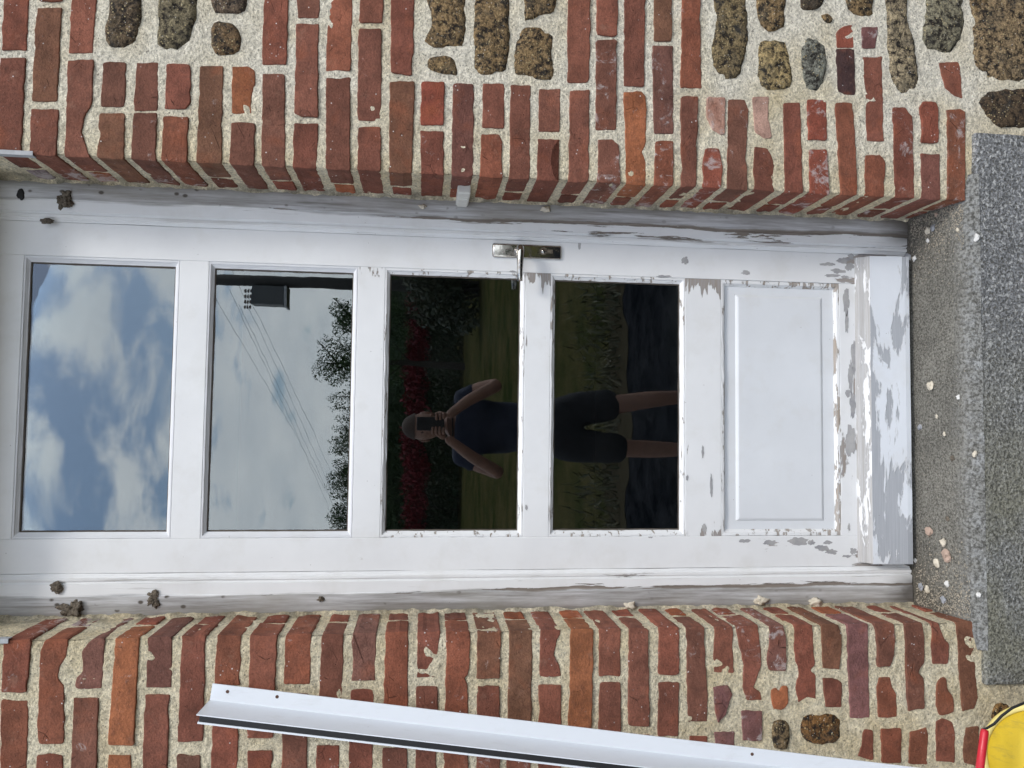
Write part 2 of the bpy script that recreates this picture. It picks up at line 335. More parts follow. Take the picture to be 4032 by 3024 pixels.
def concrete_mat():
    g = G('worn_concrete', .9, spec=.2)
    n = g.noise(190, 3, .65); w_ = g.noise(6, 4, .6)
    c = g.mix(g.step(n, .36, .64), (.085, .080, .068, 1), (.27, .26, .225, 1)); c = g.mul(c, g.step(w_, .3, .7, .72, 1.2))
    c = g.mix(g.m_('MULTIPLY', g.step(g.vor(130), .10, .17, 1, 0), g.step(g.noise(35, 2), .52, .58)), c, (.50, .48, .42, 1))
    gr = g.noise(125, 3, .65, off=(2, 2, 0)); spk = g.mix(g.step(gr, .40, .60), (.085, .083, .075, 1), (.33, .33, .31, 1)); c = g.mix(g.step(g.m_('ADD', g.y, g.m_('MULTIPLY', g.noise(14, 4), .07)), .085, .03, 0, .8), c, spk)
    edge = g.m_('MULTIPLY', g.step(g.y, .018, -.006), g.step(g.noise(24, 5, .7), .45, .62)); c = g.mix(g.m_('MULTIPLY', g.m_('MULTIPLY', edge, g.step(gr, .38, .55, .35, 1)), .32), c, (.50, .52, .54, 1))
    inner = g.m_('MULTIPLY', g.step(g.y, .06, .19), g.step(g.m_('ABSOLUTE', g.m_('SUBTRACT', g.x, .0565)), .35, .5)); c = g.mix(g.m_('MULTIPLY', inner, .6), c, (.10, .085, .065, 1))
    g.col(c); g.bump(n, .006, 1.0); return g.m
M['concrete'] = concrete_mat()
M['crumb'] = plain('mortar_crumb', (.62, .56, .45), .95); M['crumb_w'] = plain('white_chip', (.66, .65, .62), .8); M['crumb_r'] = plain('pinkish_crumb', (.45, .33, .26), .9); M['crumb_g'] = plain('grey_pebble', (.30, .31, .33), .8)
def mud_mat():
    g = G('dried_mud', .95); n = g.noise(220, 5, .7); g.col(g.mix(g.step(n, .35, .65), (.045, .036, .028, 1), (.24, .20, .15, 1))); g.bump(n, .004); return g.m
M['mud'] = mud_mat()
M['putty_shadow'] = plain('old_putty_shadow', (.10, .085, .07), .9)  # brown-black putty tone, carries the shade of the glazing gap in its colour
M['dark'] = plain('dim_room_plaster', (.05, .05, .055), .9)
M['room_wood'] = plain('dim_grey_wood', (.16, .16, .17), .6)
# ------------------------------------------------------------------ brick and stone builders
def resample(poly, step):
    out_ = []
    n = len(poly)
    for i in range(n):
        a = Vector(poly[i]); b = Vector(poly[(i + 1) % n]); k = max(1, int(round((b - a).length / step)))
        for j in range(k): out_.append(a.lerp(b, j / k))
    return out_
def rounded(poly, r):
    out_ = []; n = len(poly)
    for i in range(n):
        p = Vector(poly[i]); a = Vector(poly[i - 1]) - p; b = Vector(poly[(i + 1) % n]) - p
        ra = min(r, a.length * .4); rb = min(r, b.length * .4); s = p + a.normalized() * ra; e = p + b.normalized() * rb
        out_ += [s, p * .5 + (s + e) * .25, e]
    return out_
def area(poly): return sum(poly[i][0] * poly[(i + 1) % len(poly)][1] - poly[(i + 1) % len(poly)][0] * poly[i][1] for i in range(len(poly))) / 2
NB = [0]
def solid(poly, yf, depth, seed, step=.010, amp=.0013, bev=.0022, rnd=.005, ysegs=1, axis='Y', tilt=.0015):
    """irregular brick: outline poly in (X,Z) at y=yf, going back by depth"""
    poly = [Vector(p) for p in poly]
    if area(poly) < 0: poly.reverse()
    P = resample(rounded(poly, rnd * random.uniform(.4, 1.5)), step); n = len(P); Q = []
    for i, p in enumerate(P):
        t = (P[(i + 1) % n] - P[i - 1]); nrm = Vector((t.y, -t.x)); nrm = nrm.normalized() if nrm.length > 1e-9 else Vector((0, 0))
        a = amp * (mnoise.noise(Vector((p.x * 45, seed * 3.7, p.y * 45))) * 1.6 + mnoise.noise(Vector((p.x * 150, seed * 1.3, p.y * 150))) * 1.0 + min(0, mnoise.noise(Vector((p.x * 28, seed * 5.1, p.y * 28))) + .25) * 5)
        Q.append((p + nrm * a, nrm))
    tx = random.uniform(-tilt, tilt); tz = random.uniform(-tilt, tilt); cx_ = sum(q[0].x for q in Q) / n; cz_ = sum(q[0].y for q in Q) / n
    def yy(x, z): return tx * (x - cx_) / .1 + tz * (z - cz_) / .05
    V = []; rings = [(-bev, yf), (-bev * .25, yf + bev * .35), (0, yf + bev)] + [(0, yf + bev + (depth - bev) * (k + 1) / ysegs) for k in range(ysegs)]
    for ri, (o_, y) in enumerate(rings):
        for q, nrm in Q:
            p = q + nrm * o_
            if ri >= 3 and ysegs > 1: p = p + nrm * (.0016 * mnoise.noise(Vector((p.x * 40, y * 40, p.y * 40 + seed))))
            V.append((p.x, y + (yy(p.x, p.y) if ri < 3 else 0), p.y))
    Fc = [tuple(range(n))]
    for r_ in range(len(rings) - 1):
        for k in range(n): a = r_ * n + k; b = r_ * n + (k + 1) % n; Fc.append((a, a + n, b + n, b))
    return V, Fc
COLS = {'.': (.195, .062, .045), 'a': (.165, .056, .043), 'd': (.135, .056, .044), 'b': (.145, .066, .043), 'o': (.29, .092, .042), 'r': (.21, .050, .036), 'u': (.140, .060, .055), 'p': (.46, .27, .21), 'k': (.075, .038, .036), 'w': (.24, .19, .19), 'm': (.205, .066, .042), 'n': (.22, .095, .088)}
for _k in COLS: COLS[_k] = tuple((a * .68 + b * .32) * k_ for a, b, k_ in zip(COLS[_k], (.180, .062, .043), (1.32, 1.30, 1.16))) if _k not in 'pwkn' else COLS[_k]
wall = empty('house_wall', 'house wall of red brick jambs and brown rubble stone in sandy mortar around the white door', 'wall', (0, 0, 0))
def put_brick(poly, col='.', yf=0.0, depth=.06, ysegs=1, lime=None):
    NB[0] += 1
    V, Fc = solid(poly, yf + random.uniform(-.0015, .0015), depth, NB[0], ysegs=ysegs)
    o = from_np('brick', V, Fc, M['brick'], wall, smooth=False)
    c = COLS[col]; j = random.uniform(.88, 1.12); k = random.uniform(1.04, 1.2)
    o.color = (c[0] * j, c[1] * j * k, c[2] * j * k, (lime if lime is not None else random.choice([1, 1, 1, .9, .8])))
    return o
def P2(ox, oy, s, x, y, Y=0.0):
    p = at(ox + x / s, oy + y / s, Y); return (p.x, p.z)
XR, XL = .602, -.490      # the two corners of the door opening
def corner_brick(poly_px, crop, side, col):
    ox, oy, s = crop
    poly = [P2(ox, oy, s, x, y) for x, y in poly_px]
    xc = XR if side > 0 else XL; far = max if side < 0 else min
    # snap the arris to the corner
    edge = far(p[0] for p in poly)
    poly = [((xc + random.uniform(-.0015, .0015)) if abs(p[0] - edge) < .014 else p[0], p[1]) for p in poly]
    ln = max(p[0] for p in poly) - min(p[0] for p in poly)
    z = [p[1] for p in poly if abs(p[0] - xc) < .02]; z0, z1 = (min(z), max(z)) if len(z) > 1 else (min(p[1] for p in poly), max(p[1] for p in poly))
    zc = (z0 + z1) / 2
    if z1 - z0 < .03: z0, z1 = zc - .026, zc + .026
    lm = None
    if ln > .16:   # stretcher outside: short end in the reveal and a second brick behind it
        put_brick(poly, col, 0, .103, 5, lm)
        xa, xb = (xc, xc + .07) if side > 0 else (xc - .07, xc)
        c2 = random.choice('..adm.o'); 
        if zc > 2.22: c2 = 'w'
        y2 = .121 + random.uniform(-.004, .004)
        V, Fc = solid([(xa, z0 + .002), (xb, z0 + .002), (xb, z1 - .002), (xa, z1 - .002)], y2, .085, NB[0] + 500, ysegs=4); NB[0] += 1
        o = from_np('brick', V, Fc, M['brick'], wall, smooth=False); c = COLS[c2]; j = random.uniform(.85, 1.15); o.color = (c[0] * j, c[1] * j, c[2] * j, 1 if zc < 2.1 else .6)
    else:
        put_brick(poly, col if zc < 2.3 else 'n', 0, .205, 8, lm if zc < 2.2 else .75)
T = [(1000 * i, 0, 1.843) for i in range(4)]
B = [(1000 * i, 2300, 2.212) for i in range(4)]
def q(yT, a, b, yB, c, d): return [(a, yT), (b, yT), (d, yB), (c, yB)]
# (crop, outline, colour, corner?)   every brick of the two jambs as measured
TOP = [
 (0, q(-60, 27, 212, 365, 10, 190), '.', 0), (0, q(418, 3, 188, 1118, -34, 152), 'a', 1),
 (0, q(-60, 278, 458, 8, 275, 452), 'm', 0), (0, q(55, 265, 450, 735, 227, 415), 'b', 0), (0, q(790, 222, 425, 1125, 210, 405), 'a', 1),
 (0, q(-60, 517, 700, 383, 495, 672), '.', 0), (0, [(490, 435), (678, 433), (670, 740), (655, 790), (605, 860), (590, 960), (625, 1070), (650, 1135), (465, 1130)], 'a', 1),
 (0, q(450, 742, 917, 775, 722, 905), 'd', 0), (0, [(715, 815), (905, 818), (895, 1150), (700, 1140), (715, 1010), (725, 960), (708, 930)], 'b', 1),
 (0, q(450, 987, 1152, 803, 966, 1140), 'd', 0), (0, q(817, 963, 1136, 1158, 948, 1130), 'd', 1),
 (0, [(1210, 460), (1380, 465), (1385, 740), (1350, 790), (1190, 793)], 'a', 0), (0, q(840, 1182, 1370, 1165, 1170, 1355), 'm', 1),
 (0, q(475, 1450, 1620, 1175, 1420, 1605), 'b', 1),
 (0, [(1680, 480), (1800, 480), (1850, 510), (1850, 620), (1825, 690), (1825, 828), (1675, 822)], 'o', 0), (0, q(890, 1675, 1850, 1195, 1665, 1843), 'd', 1),
 (1, q(-60, 73, 252, 468, 55, 237), '.', 0), (1, q(535, 62, 226, 1215, 50, 225), 'd', 1),
 (1, q(-60, 305, 482, 130, 318, 472), 'd', 0), (1, [(305, 165), (470, 170), (462, 848), (350, 845), (290, 820)], 'a', 0), (1, q(893, 290, 466, 1225, 276, 455), 'a', 1),
 (1, q(-60, 537, 717, 513, 520, 700), 'm', 0), (1, q(560, 520, 700, 1240, 520, 697), 'a', 1),
 (1, q(-60, 768, 942, 165, 765, 935), '.', 0), (1, q(205, 757, 927, 877, 750, 925), 'd', 0), (1, q(918, 755, 925, 1250, 748, 920), 'a', 1),
 (1, [(995, -60), (1167, -60), (1150, 550), (990, 525)], 'a', 0), (1, q(590, 985, 1165, 1268, 978, 1148), 'b', 1),
 (1, q(590, 1215, 1385, 907, 1205, 1378), 'r', 0), (1, q(948, 1207, 1378, 1272, 1212, 1378), 'a', 1),
 (1, q(605, 1445, 1600, 1285, 1430, 1592), 'u', 1),
 (1, q(600, 1660, 1820, 927, 1655, 1815), 'a', 0), (1, [(1650, 968), (1780, 972), (1805, 1030), (1800, 1100), (1807, 1298), (1637, 1298)], 'm', 1),
 (2, q(615, 20, 165, 1315, 8, 160), 'a', 1),
 (2, q(642, 228, 385, 955, 220, 376), 'a', 0), (2, [(215, 1005), (378, 1008), (365, 1045), (330, 1080), (335, 1130), (318, 1160), (335, 1220), (335, 1260), (370, 1300), (370, 1318), (210, 1315)], 'a', 1),
 (2, q(-60, 437, 607, 602, 427, 588), '.', 0), (2, q(652, 450, 592, 1322, 440, 590), 'a', 1),
 (2, q(-60, 645, 806, 260, 640, 790), '.', 0), (2, q(288, 637, 790, 945, 637, 788), 'd', 0), (2, [(655, 1010), (760, 1010), (808, 1050), (820, 1330), (650, 1330)], 'd', 1, .55),
 (2, q(-60, 845, 997, 625, 840, 990), 'a', 0), (2, [(840, 665), (970, 662), (1005, 700), (1005, 1060), (978, 1105), (1003, 1180), (1003, 1335), (860, 1335), (850, 1000)], 'o', 1, .7),
 (2, q(-60, 1060, 1192, 300, 1060, 1190), 'b', 0), (2, q(330, 1047, 1200, 970, 1060, 1203), 'u', 0, .6), (2, q(1018, 1070, 1203, 1335, 1060, 1200), 'm', 1, .55),
 (2, q(-60, 1265, 1397, 640, 1250, 1405), 'm', 0, .8), (2, q(695, 1255, 1382, 1358, 1255, 1368), 'd', 1),
 (2, [(1445, 705), (1580, 705), (1575, 970), (1545, 975), (1480, 940), (1460, 880), (1440, 850)], 'p', 0, .5), (2, [(1430, 1075), (1530, 1075), (1560, 1200), (1545, 1362), (1410, 1360), (1415, 1200)], 'r', 1, .5),
 (2, [(1597, 712), (1725, 712), (1747, 800), (1735, 1060), (1725, 1160), (1738, 1220), (1735, 1358), (1590, 1358)], 'd', 1),
 (3, [(-70, 700), (55, 698), (48, 850), (75, 1000), (20, 1005), (-50, 960)], 'p', 0, .8), (3, [(-55, 1062), (40, 1068), (70, 1110), (95, 1200), (85, 1300), (95, 1372), (-60, 1368)], 'a', 1),
 (3, q(740, 155, 280, 1380, 170, 302), 'a', 1),
 (3, q(718, 330, 472, 1015, 335, 474), 'r', 0, .7), (3, q(1085, 345, 474, 1385, 350, 490), 'r', 1, .5),
 (3, q(742, 530, 665, 1392, 575, 697), 'm', 1, .8),
 (3, q(410, 735, 872, 1022, 765, 887), 'a', 0), (3, [(750, 1125), (860, 1118), (902, 1180), (892, 1395), (750, 1395)], 'm', 1),
 (3, [(948, 775), (1040, 775), (1095, 840), (1100, 1030), (1112, 1402), (970, 1400), (955, 1000)], 'a', 1, .6),
 (3, [(1135, 780), (1170, 735), (1265, 740), (1285, 800), (1285, 1040), (1155, 1035), (1160, 880)], 'r', 0, .8), (3, q(1115, 1155, 1293, 1408, 1160, 1300), 'u', 1),
 (3, [(1340, 795), (1440, 790), (1480, 810), (1475, 1415), (1345, 1412), (1350, 1100)], 'm', 1, .5),
 (3, q(190, 722, 848, 352, 728, 828), 'n', 0, .6), (3, [(590, 185), (665, 170), (670, 343), (545, 346), (540, 235)], 'r', 0, .7), (3, q(352, 540, 680, 690, 555, 684), 'k', 0, .9),
 (3, [(1285, 450), (1430, 445), (1445, 500), (1463, 718), (1390, 690), (1330, 640), (1300, 520)], '.', 0, 1),
]
BOT = [
 (0, q(480, 32, 265, 945, 10, 237), '.', 1), (0, q(1010, 8, 247, 1750, -6, 225), 'm', 0),
 (0, [(390, 490), (590, 485), (585, 600), (560, 660), (510, 720), (510, 830), (555, 880), (560, 1395), (335, 1400), (320, 1300), (335, 900), (345, 600)], 'm', 1), (0, q(1485, 315, 545, 1750, 312, 540), '.', 0),
 (0, [(830, 480), (912, 490), (885, 920), (650, 915), (660, 820), (720, 760), (705, 600), (720, 570), (800, 530)], 'u', 1, .8), (0, q(992, 637, 855, 1760, 608, 835), 'd', 0),
 (0, q(480, 1002, 1212, 1405, 938, 1165), 'o', 1), (0, q(1485, 937, 1142, 1750, 930, 1135), 'o', 0),
 (0, q(465, 1282, 1497, 908, 1265, 1497), 'u', 1), (0, q(965, 1258, 1475, 1750, 1238, 1455), 'a', 0),
 (0, q(465, 1580, 1790, 1375, 1543, 1765), 'a', 1), (0, q(1485, 1540, 1750, 1750, 1540, 1745), 'd', 0),
 (0, q(465, 1887, 2100, 880, 1865, 2087), 'm', 1), (0, q(945, 1855, 2082, 1750, 1832, 2062), '.', 0),
 (1, q(440, -30, 202, 1345, -62, 167), '.', 1), (1, q(1452, -60, 160, 1750, -62, 158), '.', 0),
 (1, q(435, 272, 502, 875, 255, 486), 'm', 1), (1, q(950, 250, 478, 1750, 240, 456), 'd', 0),
 (1, q(430, 590, 785, 1330, 545, 755), 'a', 1), (1, q(1405, 542, 742, 1750, 538, 735), '.', 0),
 (1, q(425, 852, 1066, 845, 850, 1056), 'u', 1), (1, q(915, 840, 1046, 1750, 820, 1030), 'a', 0),
 (1, q(410, 1145, 1346, 1345, 1125, 1336), 'm', 1), (1, q(1425, 1118, 1336, 1750, 1112, 1335), 'd', 0),
 (1, q(400, 1427, 1622, 820, 1415, 1587), 'a', 1, .85), (1, q(890, 1410, 1602, 1750, 1405, 1590), 'a', 0),
 (1, [(1672, 400), (1882, 400), (1878, 750), (1865, 800), (1835, 820), (1865, 880), (1862, 1330), (1662, 1330)], 'm', 1, .8), (1, q(1400, 1652, 1866, 1750, 1648, 1862), 'm', 0),
 (1, q(395, 1945, 2157, 825, 1940, 2140), 'b', 1, .7), (1, q(888, 1945, 2140, 1750, 1928, 2150), 'a', 0),
 (2, q(390, 15, 217, 1320, -10, 202), 'b', 1), (2, q(1395, -10, 200, 1750, -12, 200), '.', 0),
 (2, [(280, 375), (470, 385), (465, 440), (425, 510), (400, 620), (445, 700), (467, 805), (275, 812)], 'a', 1, .7), (2, q(878, 265, 466, 1750, 258, 465), '.', 0),
 (2, q(380, 547, 746, 1330, 522, 730), 'o', 1, .9),
 (2, q(385, 797, 985, 803, 793, 980), '.', 1), (2, q(855, 795, 985, 1750, 788, 985), 'a', 0),
 (2, q(390, 1052, 1222, 1240, 1045, 1236), 'a', 1), (2, q(1310, 1050, 1240, 1750, 1050, 1240), '.', 0),
 (2, q(385, 1312, 1496, 792, 1307, 1490), '.', 1), (2, q(855, 1310, 1496, 1330, 1305, 1486), 'a', 0),
 (2, [(1552, 362), (1712, 362), (1720, 700), (1745, 900), (1742, 1200), (1568, 1205), (1560, 800)], 'd', 1), (2, q(1325, 1583, 1742, 1750, 1580, 1745), '.', 0),
 (2, q(380, 1802, 1957, 780, 1785, 1972), '.', 1), (2, [(1790, 900), (1920, 882), (1955, 960), (1920, 1060), (1900, 1130), (1830, 1215), (1805, 1100)], 'n', 0, .7), (2, q(1290, 1800, 1977, 1460, 1800, 1975), 'n', 0, .7),
 (2, [(1990, 390), (2175, 370), (2205, 560), (2210, 700), (2175, 820), (2140, 900), (2200, 940), (2215, 1012), (2080, 1015), (2040, 900), (2055, 700), (2015, 520)], 'a', 1, .6), (2, q(1105, 2035, 2218, 1365, 2045, 2216), 'n', 0, .5),
 (3, [(65, 370), (190, 365), (215, 500), (215, 760), (60, 755), (40, 680), (65, 520)], 'u', 1, .55), (3, [(75, 920), (130, 895), (150, 940), (175, 885), (230, 882), (235, 1040), (190, 1100), (95, 1108)], 'o', 0, .9),
 (3, [(280, 368), (445, 368), (455, 560), (470, 700), (430, 750), (475, 790), (480, 1010), (400, 980), (320, 1045), (300, 900), (325, 760), (290, 660)], '.', 1),
 (3, [(515, 350), (670, 350), (695, 450), (690, 640), (675, 742), (530, 735)], 'b', 1), (3, [(530, 815), (660, 830), (700, 860), (695, 1075), (550, 1072)], 'a', 0),
 (3, q(355, 735, 921, 1170, 770, 945), 'n', 1, .9),
 (3, [(985, 355), (1150, 350), (1165, 480), (1145, 650), (1120, 722), (1005, 725), (1000, 500), (975, 400)], 'd', 1), (3, [(1020, 812), (1120, 815), (1145, 900), (1175, 960), (1182, 1160), (1015, 1165), (1000, 900)], 'm', 0),
 (3, [(1240, 360), (1395, 360), (1418, 450), (1415, 680), (1360, 770), (1415, 820), (1418, 1082), (1270, 1118), (1255, 800)], 'd', 1),
 (3, [(1475, 370), (1540, 380), (1590, 480), (1635, 520), (1625, 700), (1490, 700), (1470, 540), (1485, 440)], 'a', 1), (3, [(1560, 815), (1605, 815), (1615, 920), (1670, 980), (1675, 1115), (1550, 1150), (1520, 1060), (1520, 870)], 'm', 0),
 (3, [(1580, 1168), (1660, 1205), (1685, 1300), (1685, 1560), (1520, 1545), (1520, 1195)], '.', 0, .9),
 (3, [(1690, 350), (1850, 345), (1870, 800), (1885, 1000), (1850, 1090), (1745, 1115), (1720, 800), (1705, 450)], 'b', 1, .9), (3, [(1775, 1245), (1900, 1240), (1885, 1590), (1760, 1560), (1750, 1450)], 'b', 0),
 (3, [(890, 1265), (975, 1270), (975, 1540), (830, 1505), (870, 1400)], '.', 0), (3, q(1258, 1037, 1220, 1560, 1042, 1218), 'm', 0), (3, [(1290, 1290), (1440, 1250), (1452, 1300), (1452, 1580), (1280, 1570)], 'm', 0),
]
for e in TOP:
    k, poly, col, cnr = e[:4]
    if cnr: corner_brick(poly, T[k], 1, col)
    else: put_brick([P2(*T[k], x, y) for x, y in poly], col, lime=e[4] if len(e) > 4 else None)
    if cnr and len(e) > 4: wall.children[-1].color[3] = e[4]; wall.children[-2].color[3] = e[4]
for e in BOT:
    k, poly, col, cnr = e[:4]
    if cnr: corner_brick(poly, B[k], -1, col)
    else: put_brick([P2(*B[k], x, y) for x, y in poly], col, lime=e[4] if len(e) > 4 else None)
    if cnr and len(e) > 4: wall.children[-1].color[3] = e[4]; wall.children[-2].color[3] = e[4]
# courses above the frame of the picture, so that the wall goes on
for k in range(3):
    z = 2.46 + k * .082
    for side, xc in ((1, XR), (-1, XL)):
        o_ = (k % 2) * .11
        for j, (a, b) in enumerate([(0, .105 + o_), (.12 + o_, .225 + o_ + .1), (.345 + o_, .56 + o_)]):
            xs = sorted((xc + side * a, xc + side * b)); put_brick([(xs[0], z), (xs[1], z), (xs[1], z + .064), (xs[0], z + .064)], '.', 0, .2 if j == 0 else .06, 2)
def put_stone(poly_px, crop, col, rough=.007):
    poly = [Vector(P2(*crop, x, y)) for x, y in poly_px]
    if area(poly) < 0: poly.reverse()
    R = resample(rounded(poly, .02), .011); n = len(R); c = sum(R, Vector((0, 0))) / n; sd_ = random.random() * 50
    V = []; rings = 9
    for r_ in range(rings, -1, -1):
        t = r_ / rings
        for p in R:
            s = c + (p - c) * (max(t, .02) * (1.03 + .07 * mnoise.noise(Vector((p.x * 60, sd_ + 3, p.y * 60))))); h = mnoise.noise(Vector((s.x * 22, sd_, s.y * 22))) * rough + mnoise.noise(Vector((s.x * 70, sd_, s.y * 70))) * rough * .55 + mnoise.noise(Vector((s.x * 160, sd_, s.y * 160))) * rough * .25
            V.append((s.x + (.003 * mnoise.noise(Vector((s.x * 90, 5, s.y * 90)))), -.006 + h * .75 + .009 * t ** 6, s.y))
    for p in R: s = c + (p - c) * 1.05; V.append((s.x, .06, s.y))
    top = (rings + 1) * n; Fc = []
    for r_ in range(rings):
        for k in range(n): a = r_ * n + k; b = r_ * n + (k + 1) % n; Fc.append((a, b, b + n, a + n))
    Fc.append(tuple(rings * n + k for k in range(n)))
    for k in range(n): Fc.append(((k + 1) % n, k, top + k, top + (k + 1) % n))
    o = from_np('stone', V, Fc, M['stone'], wall); o.color = tuple(min(.8, c_ * 1.35) for c_ in col) + (1,); return o
SB, SG, SO, SD = (.30, .20, .095), (.27, .27, .22), (.46, .34, .16), (.12, .08, .045)
for k, poly, c in [
 (0, [(790, -80), (1020, -80), (1025, 120), (990, 250), (975, 310), (850, 345), (760, 300), (765, 180), (795, 90)], (.17, .12, .07)),
 (0, [(1160, -80), (1420, -80), (1435, 80), (1390, 200), (1380, 290), (1290, 360), (1150, 350), (1140, 240)], (.24, .20, .12)),
 (0, [(1520, -80), (1790, -80), (1790, 90), (1550, 95)], (.17, .12, .08)), (0, [(1540, 150), (1640, 150), (1740, 200), (1750, 380), (1580, 405), (1530, 330)], (.22, .14, .07)),
 (1, [(1240, -80), (1530, -80), (1540, 150), (1520, 340), (1300, 335), (1230, 300), (1300, 170)], SB), (1, [(1270, 420), (1400, 395), (1460, 430), (1485, 555), (1440, 540), (1270, 510), (1255, 460)], SB),
 (1, [(1610, -80), (1850, -80), (1855, 250), (1835, 500), (1640, 535), (1600, 500), (1600, 200)], SB), (2, [(110, -80), (370, -80), (340, 90), (230, 110), (110, 160), (130, 40)], SB),
 (2, [(80, 200), (240, 200), (340, 250), (310, 420), (350, 560), (250, 580), (130, 530), (50, 540), (40, 400), (70, 300)], SB), (2, [(1480, -80), (1720, -80), (1745, 280), (1700, 480), (1660, 570), (1530, 555), (1460, 440), (1490, 300), (1520, 150)], (.27, .20, .10)),
 (3, [(-40, -80), (170, -80), (170, 200), (40, 230), (-30, 130)], SB), (3, [(280, -80), (470, -80), (460, 40), (330, 85), (280, 60)], SD), (3, [(600, -80), (820, -80), (810, 100), (740, 125), (620, 70)], SB),
 (3, [(425, 105), (490, 100), (522, 140), (500, 172), (450, 150)], SB), (3, [(-20, 290), (180, 300), (210, 400), (220, 640), (40, 645), (-25, 600), (-20, 450)], SO), (3, [(320, 265), (400, 265), (460, 320), (470, 450), (450, 600), (400, 650), (320, 640), (280, 430), (310, 300)], SG),
 (3, [(890, -80), (1060, -80), (1060, 200), (1110, 300), (1135, 560), (1120, 680), (1010, 680), (940, 560), (920, 400), (910, 100)], (.40, .32, .20)), (3, [(1200, -80), (1460, -80), (1465, 200), (1390, 370), (1200, 350), (1170, 280)], (.30, .27, .18)),
 (3, [(1500, -80), (1980, -80), (1990, 560), (1720, 580), (1600, 520), (1540, 430), (1530, 150)], (.34, .24, .13)), (3, [(1640, 660), (1960, 640), (1970, 920), (1720, 920), (1640, 850), (1570, 740)], SD)]:
    put_stone(poly, T[k], c)
put_stone([(360, 1150), (600, 1130), (690, 1180), (695, 1350), (560, 1395), (390, 1380), (345, 1300)], B[3], (.24, .12, .04))
put_stone([(100, 1190), (220, 1185), (250, 1300), (230, 1450), (100, 1430), (85, 1320)], B[3], (.24, .17, .09))
put_stone([(2030, 1060), (2080, 1030), (2170, 1060), (2160, 1150), (2060, 1200), (2000, 1170)], B[3], (.36, .20, .07))
# off-picture masonry beyond the edges, one joined part each
V, Fc = [], []
def addsolid(poly, yf, dep):
    v, f = solid(poly, yf, dep, random.random() * 90, step=.03); n = len(V); V.extend(v); Fc.extend(tuple(i + n for i in g) for g in f)
for r_ in range(34):
    z = -.02 + r_ * .081; o_ = (r_ % 2) * .11
    for j in range(3):
        x1 = -.92 - o_ - j * .235
        addsolid([(x1 - .215, z), (x1, z), (x1, z + .062), (x1 - .215, z + .062)], 0, .05)
bx_ = from_np('brickwork', V, Fc, M['brick'], wall, 'stuff', smooth=False); bx_.color = (.235, .07, .046, 1)
V, Fc = [], []
z = -.3
while z < 2.6:
    x = 1.10 + random.uniform(0, .04); hh = random.uniform(.09, .16)
    while x < 1.7:
        ww = random.uniform(.12, .28); pl = [(x + ww * (.5 + .46 * math.cos(a) * random.uniform(.85, 1.1)), z + hh * (.5 + .44 * math.sin(a) * random.uniform(.85, 1.1))) for a in [2 * PI * k / 9 for k in range(9)]]
        addsolid(pl, -.004, .05); x += ww + .03
    z += hh + .03
sx_ = from_np('rubble_stonework', V, Fc, M['stone'], wall, 'stuff', smooth=False); sx_.color = SB + (1,)
# mortar: one sheet folded round each corner of the opening
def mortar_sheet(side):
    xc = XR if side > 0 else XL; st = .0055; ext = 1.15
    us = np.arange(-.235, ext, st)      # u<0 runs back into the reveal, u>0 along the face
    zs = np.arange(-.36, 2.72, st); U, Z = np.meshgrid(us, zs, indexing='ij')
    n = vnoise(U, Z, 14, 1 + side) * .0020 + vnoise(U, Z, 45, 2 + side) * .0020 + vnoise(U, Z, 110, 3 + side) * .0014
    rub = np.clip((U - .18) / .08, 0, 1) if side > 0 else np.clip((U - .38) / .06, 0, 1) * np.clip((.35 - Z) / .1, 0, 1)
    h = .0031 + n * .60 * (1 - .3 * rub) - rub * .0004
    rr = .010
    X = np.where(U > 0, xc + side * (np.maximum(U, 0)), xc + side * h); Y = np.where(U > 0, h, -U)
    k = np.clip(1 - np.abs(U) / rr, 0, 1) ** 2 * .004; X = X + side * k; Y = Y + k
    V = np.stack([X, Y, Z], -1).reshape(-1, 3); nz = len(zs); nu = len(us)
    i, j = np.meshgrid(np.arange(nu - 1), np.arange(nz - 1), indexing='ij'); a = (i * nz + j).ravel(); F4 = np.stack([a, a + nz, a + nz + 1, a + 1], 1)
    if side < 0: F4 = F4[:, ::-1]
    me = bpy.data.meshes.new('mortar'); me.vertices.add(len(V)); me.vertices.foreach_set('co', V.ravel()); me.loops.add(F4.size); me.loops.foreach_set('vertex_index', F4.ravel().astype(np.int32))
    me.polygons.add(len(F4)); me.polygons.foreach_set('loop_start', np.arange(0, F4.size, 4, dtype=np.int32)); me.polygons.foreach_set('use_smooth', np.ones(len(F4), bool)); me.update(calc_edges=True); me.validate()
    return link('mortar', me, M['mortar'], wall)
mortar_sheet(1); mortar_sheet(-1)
# lintel above the opening, out of the picture
lin = box('lintel', XL + .002, XR - .002, .07, .186, 2.468, 2.69, M['frame'], wall, .004)
box('masonry_core', XL - 1.1, XL - .012, .05, .30, -.36, 2.95, M['mortar'], wall); box('masonry_core', XR + .012, XR + 1.1, .05, .30, -.36, 2.95, M['mortar'], wall)
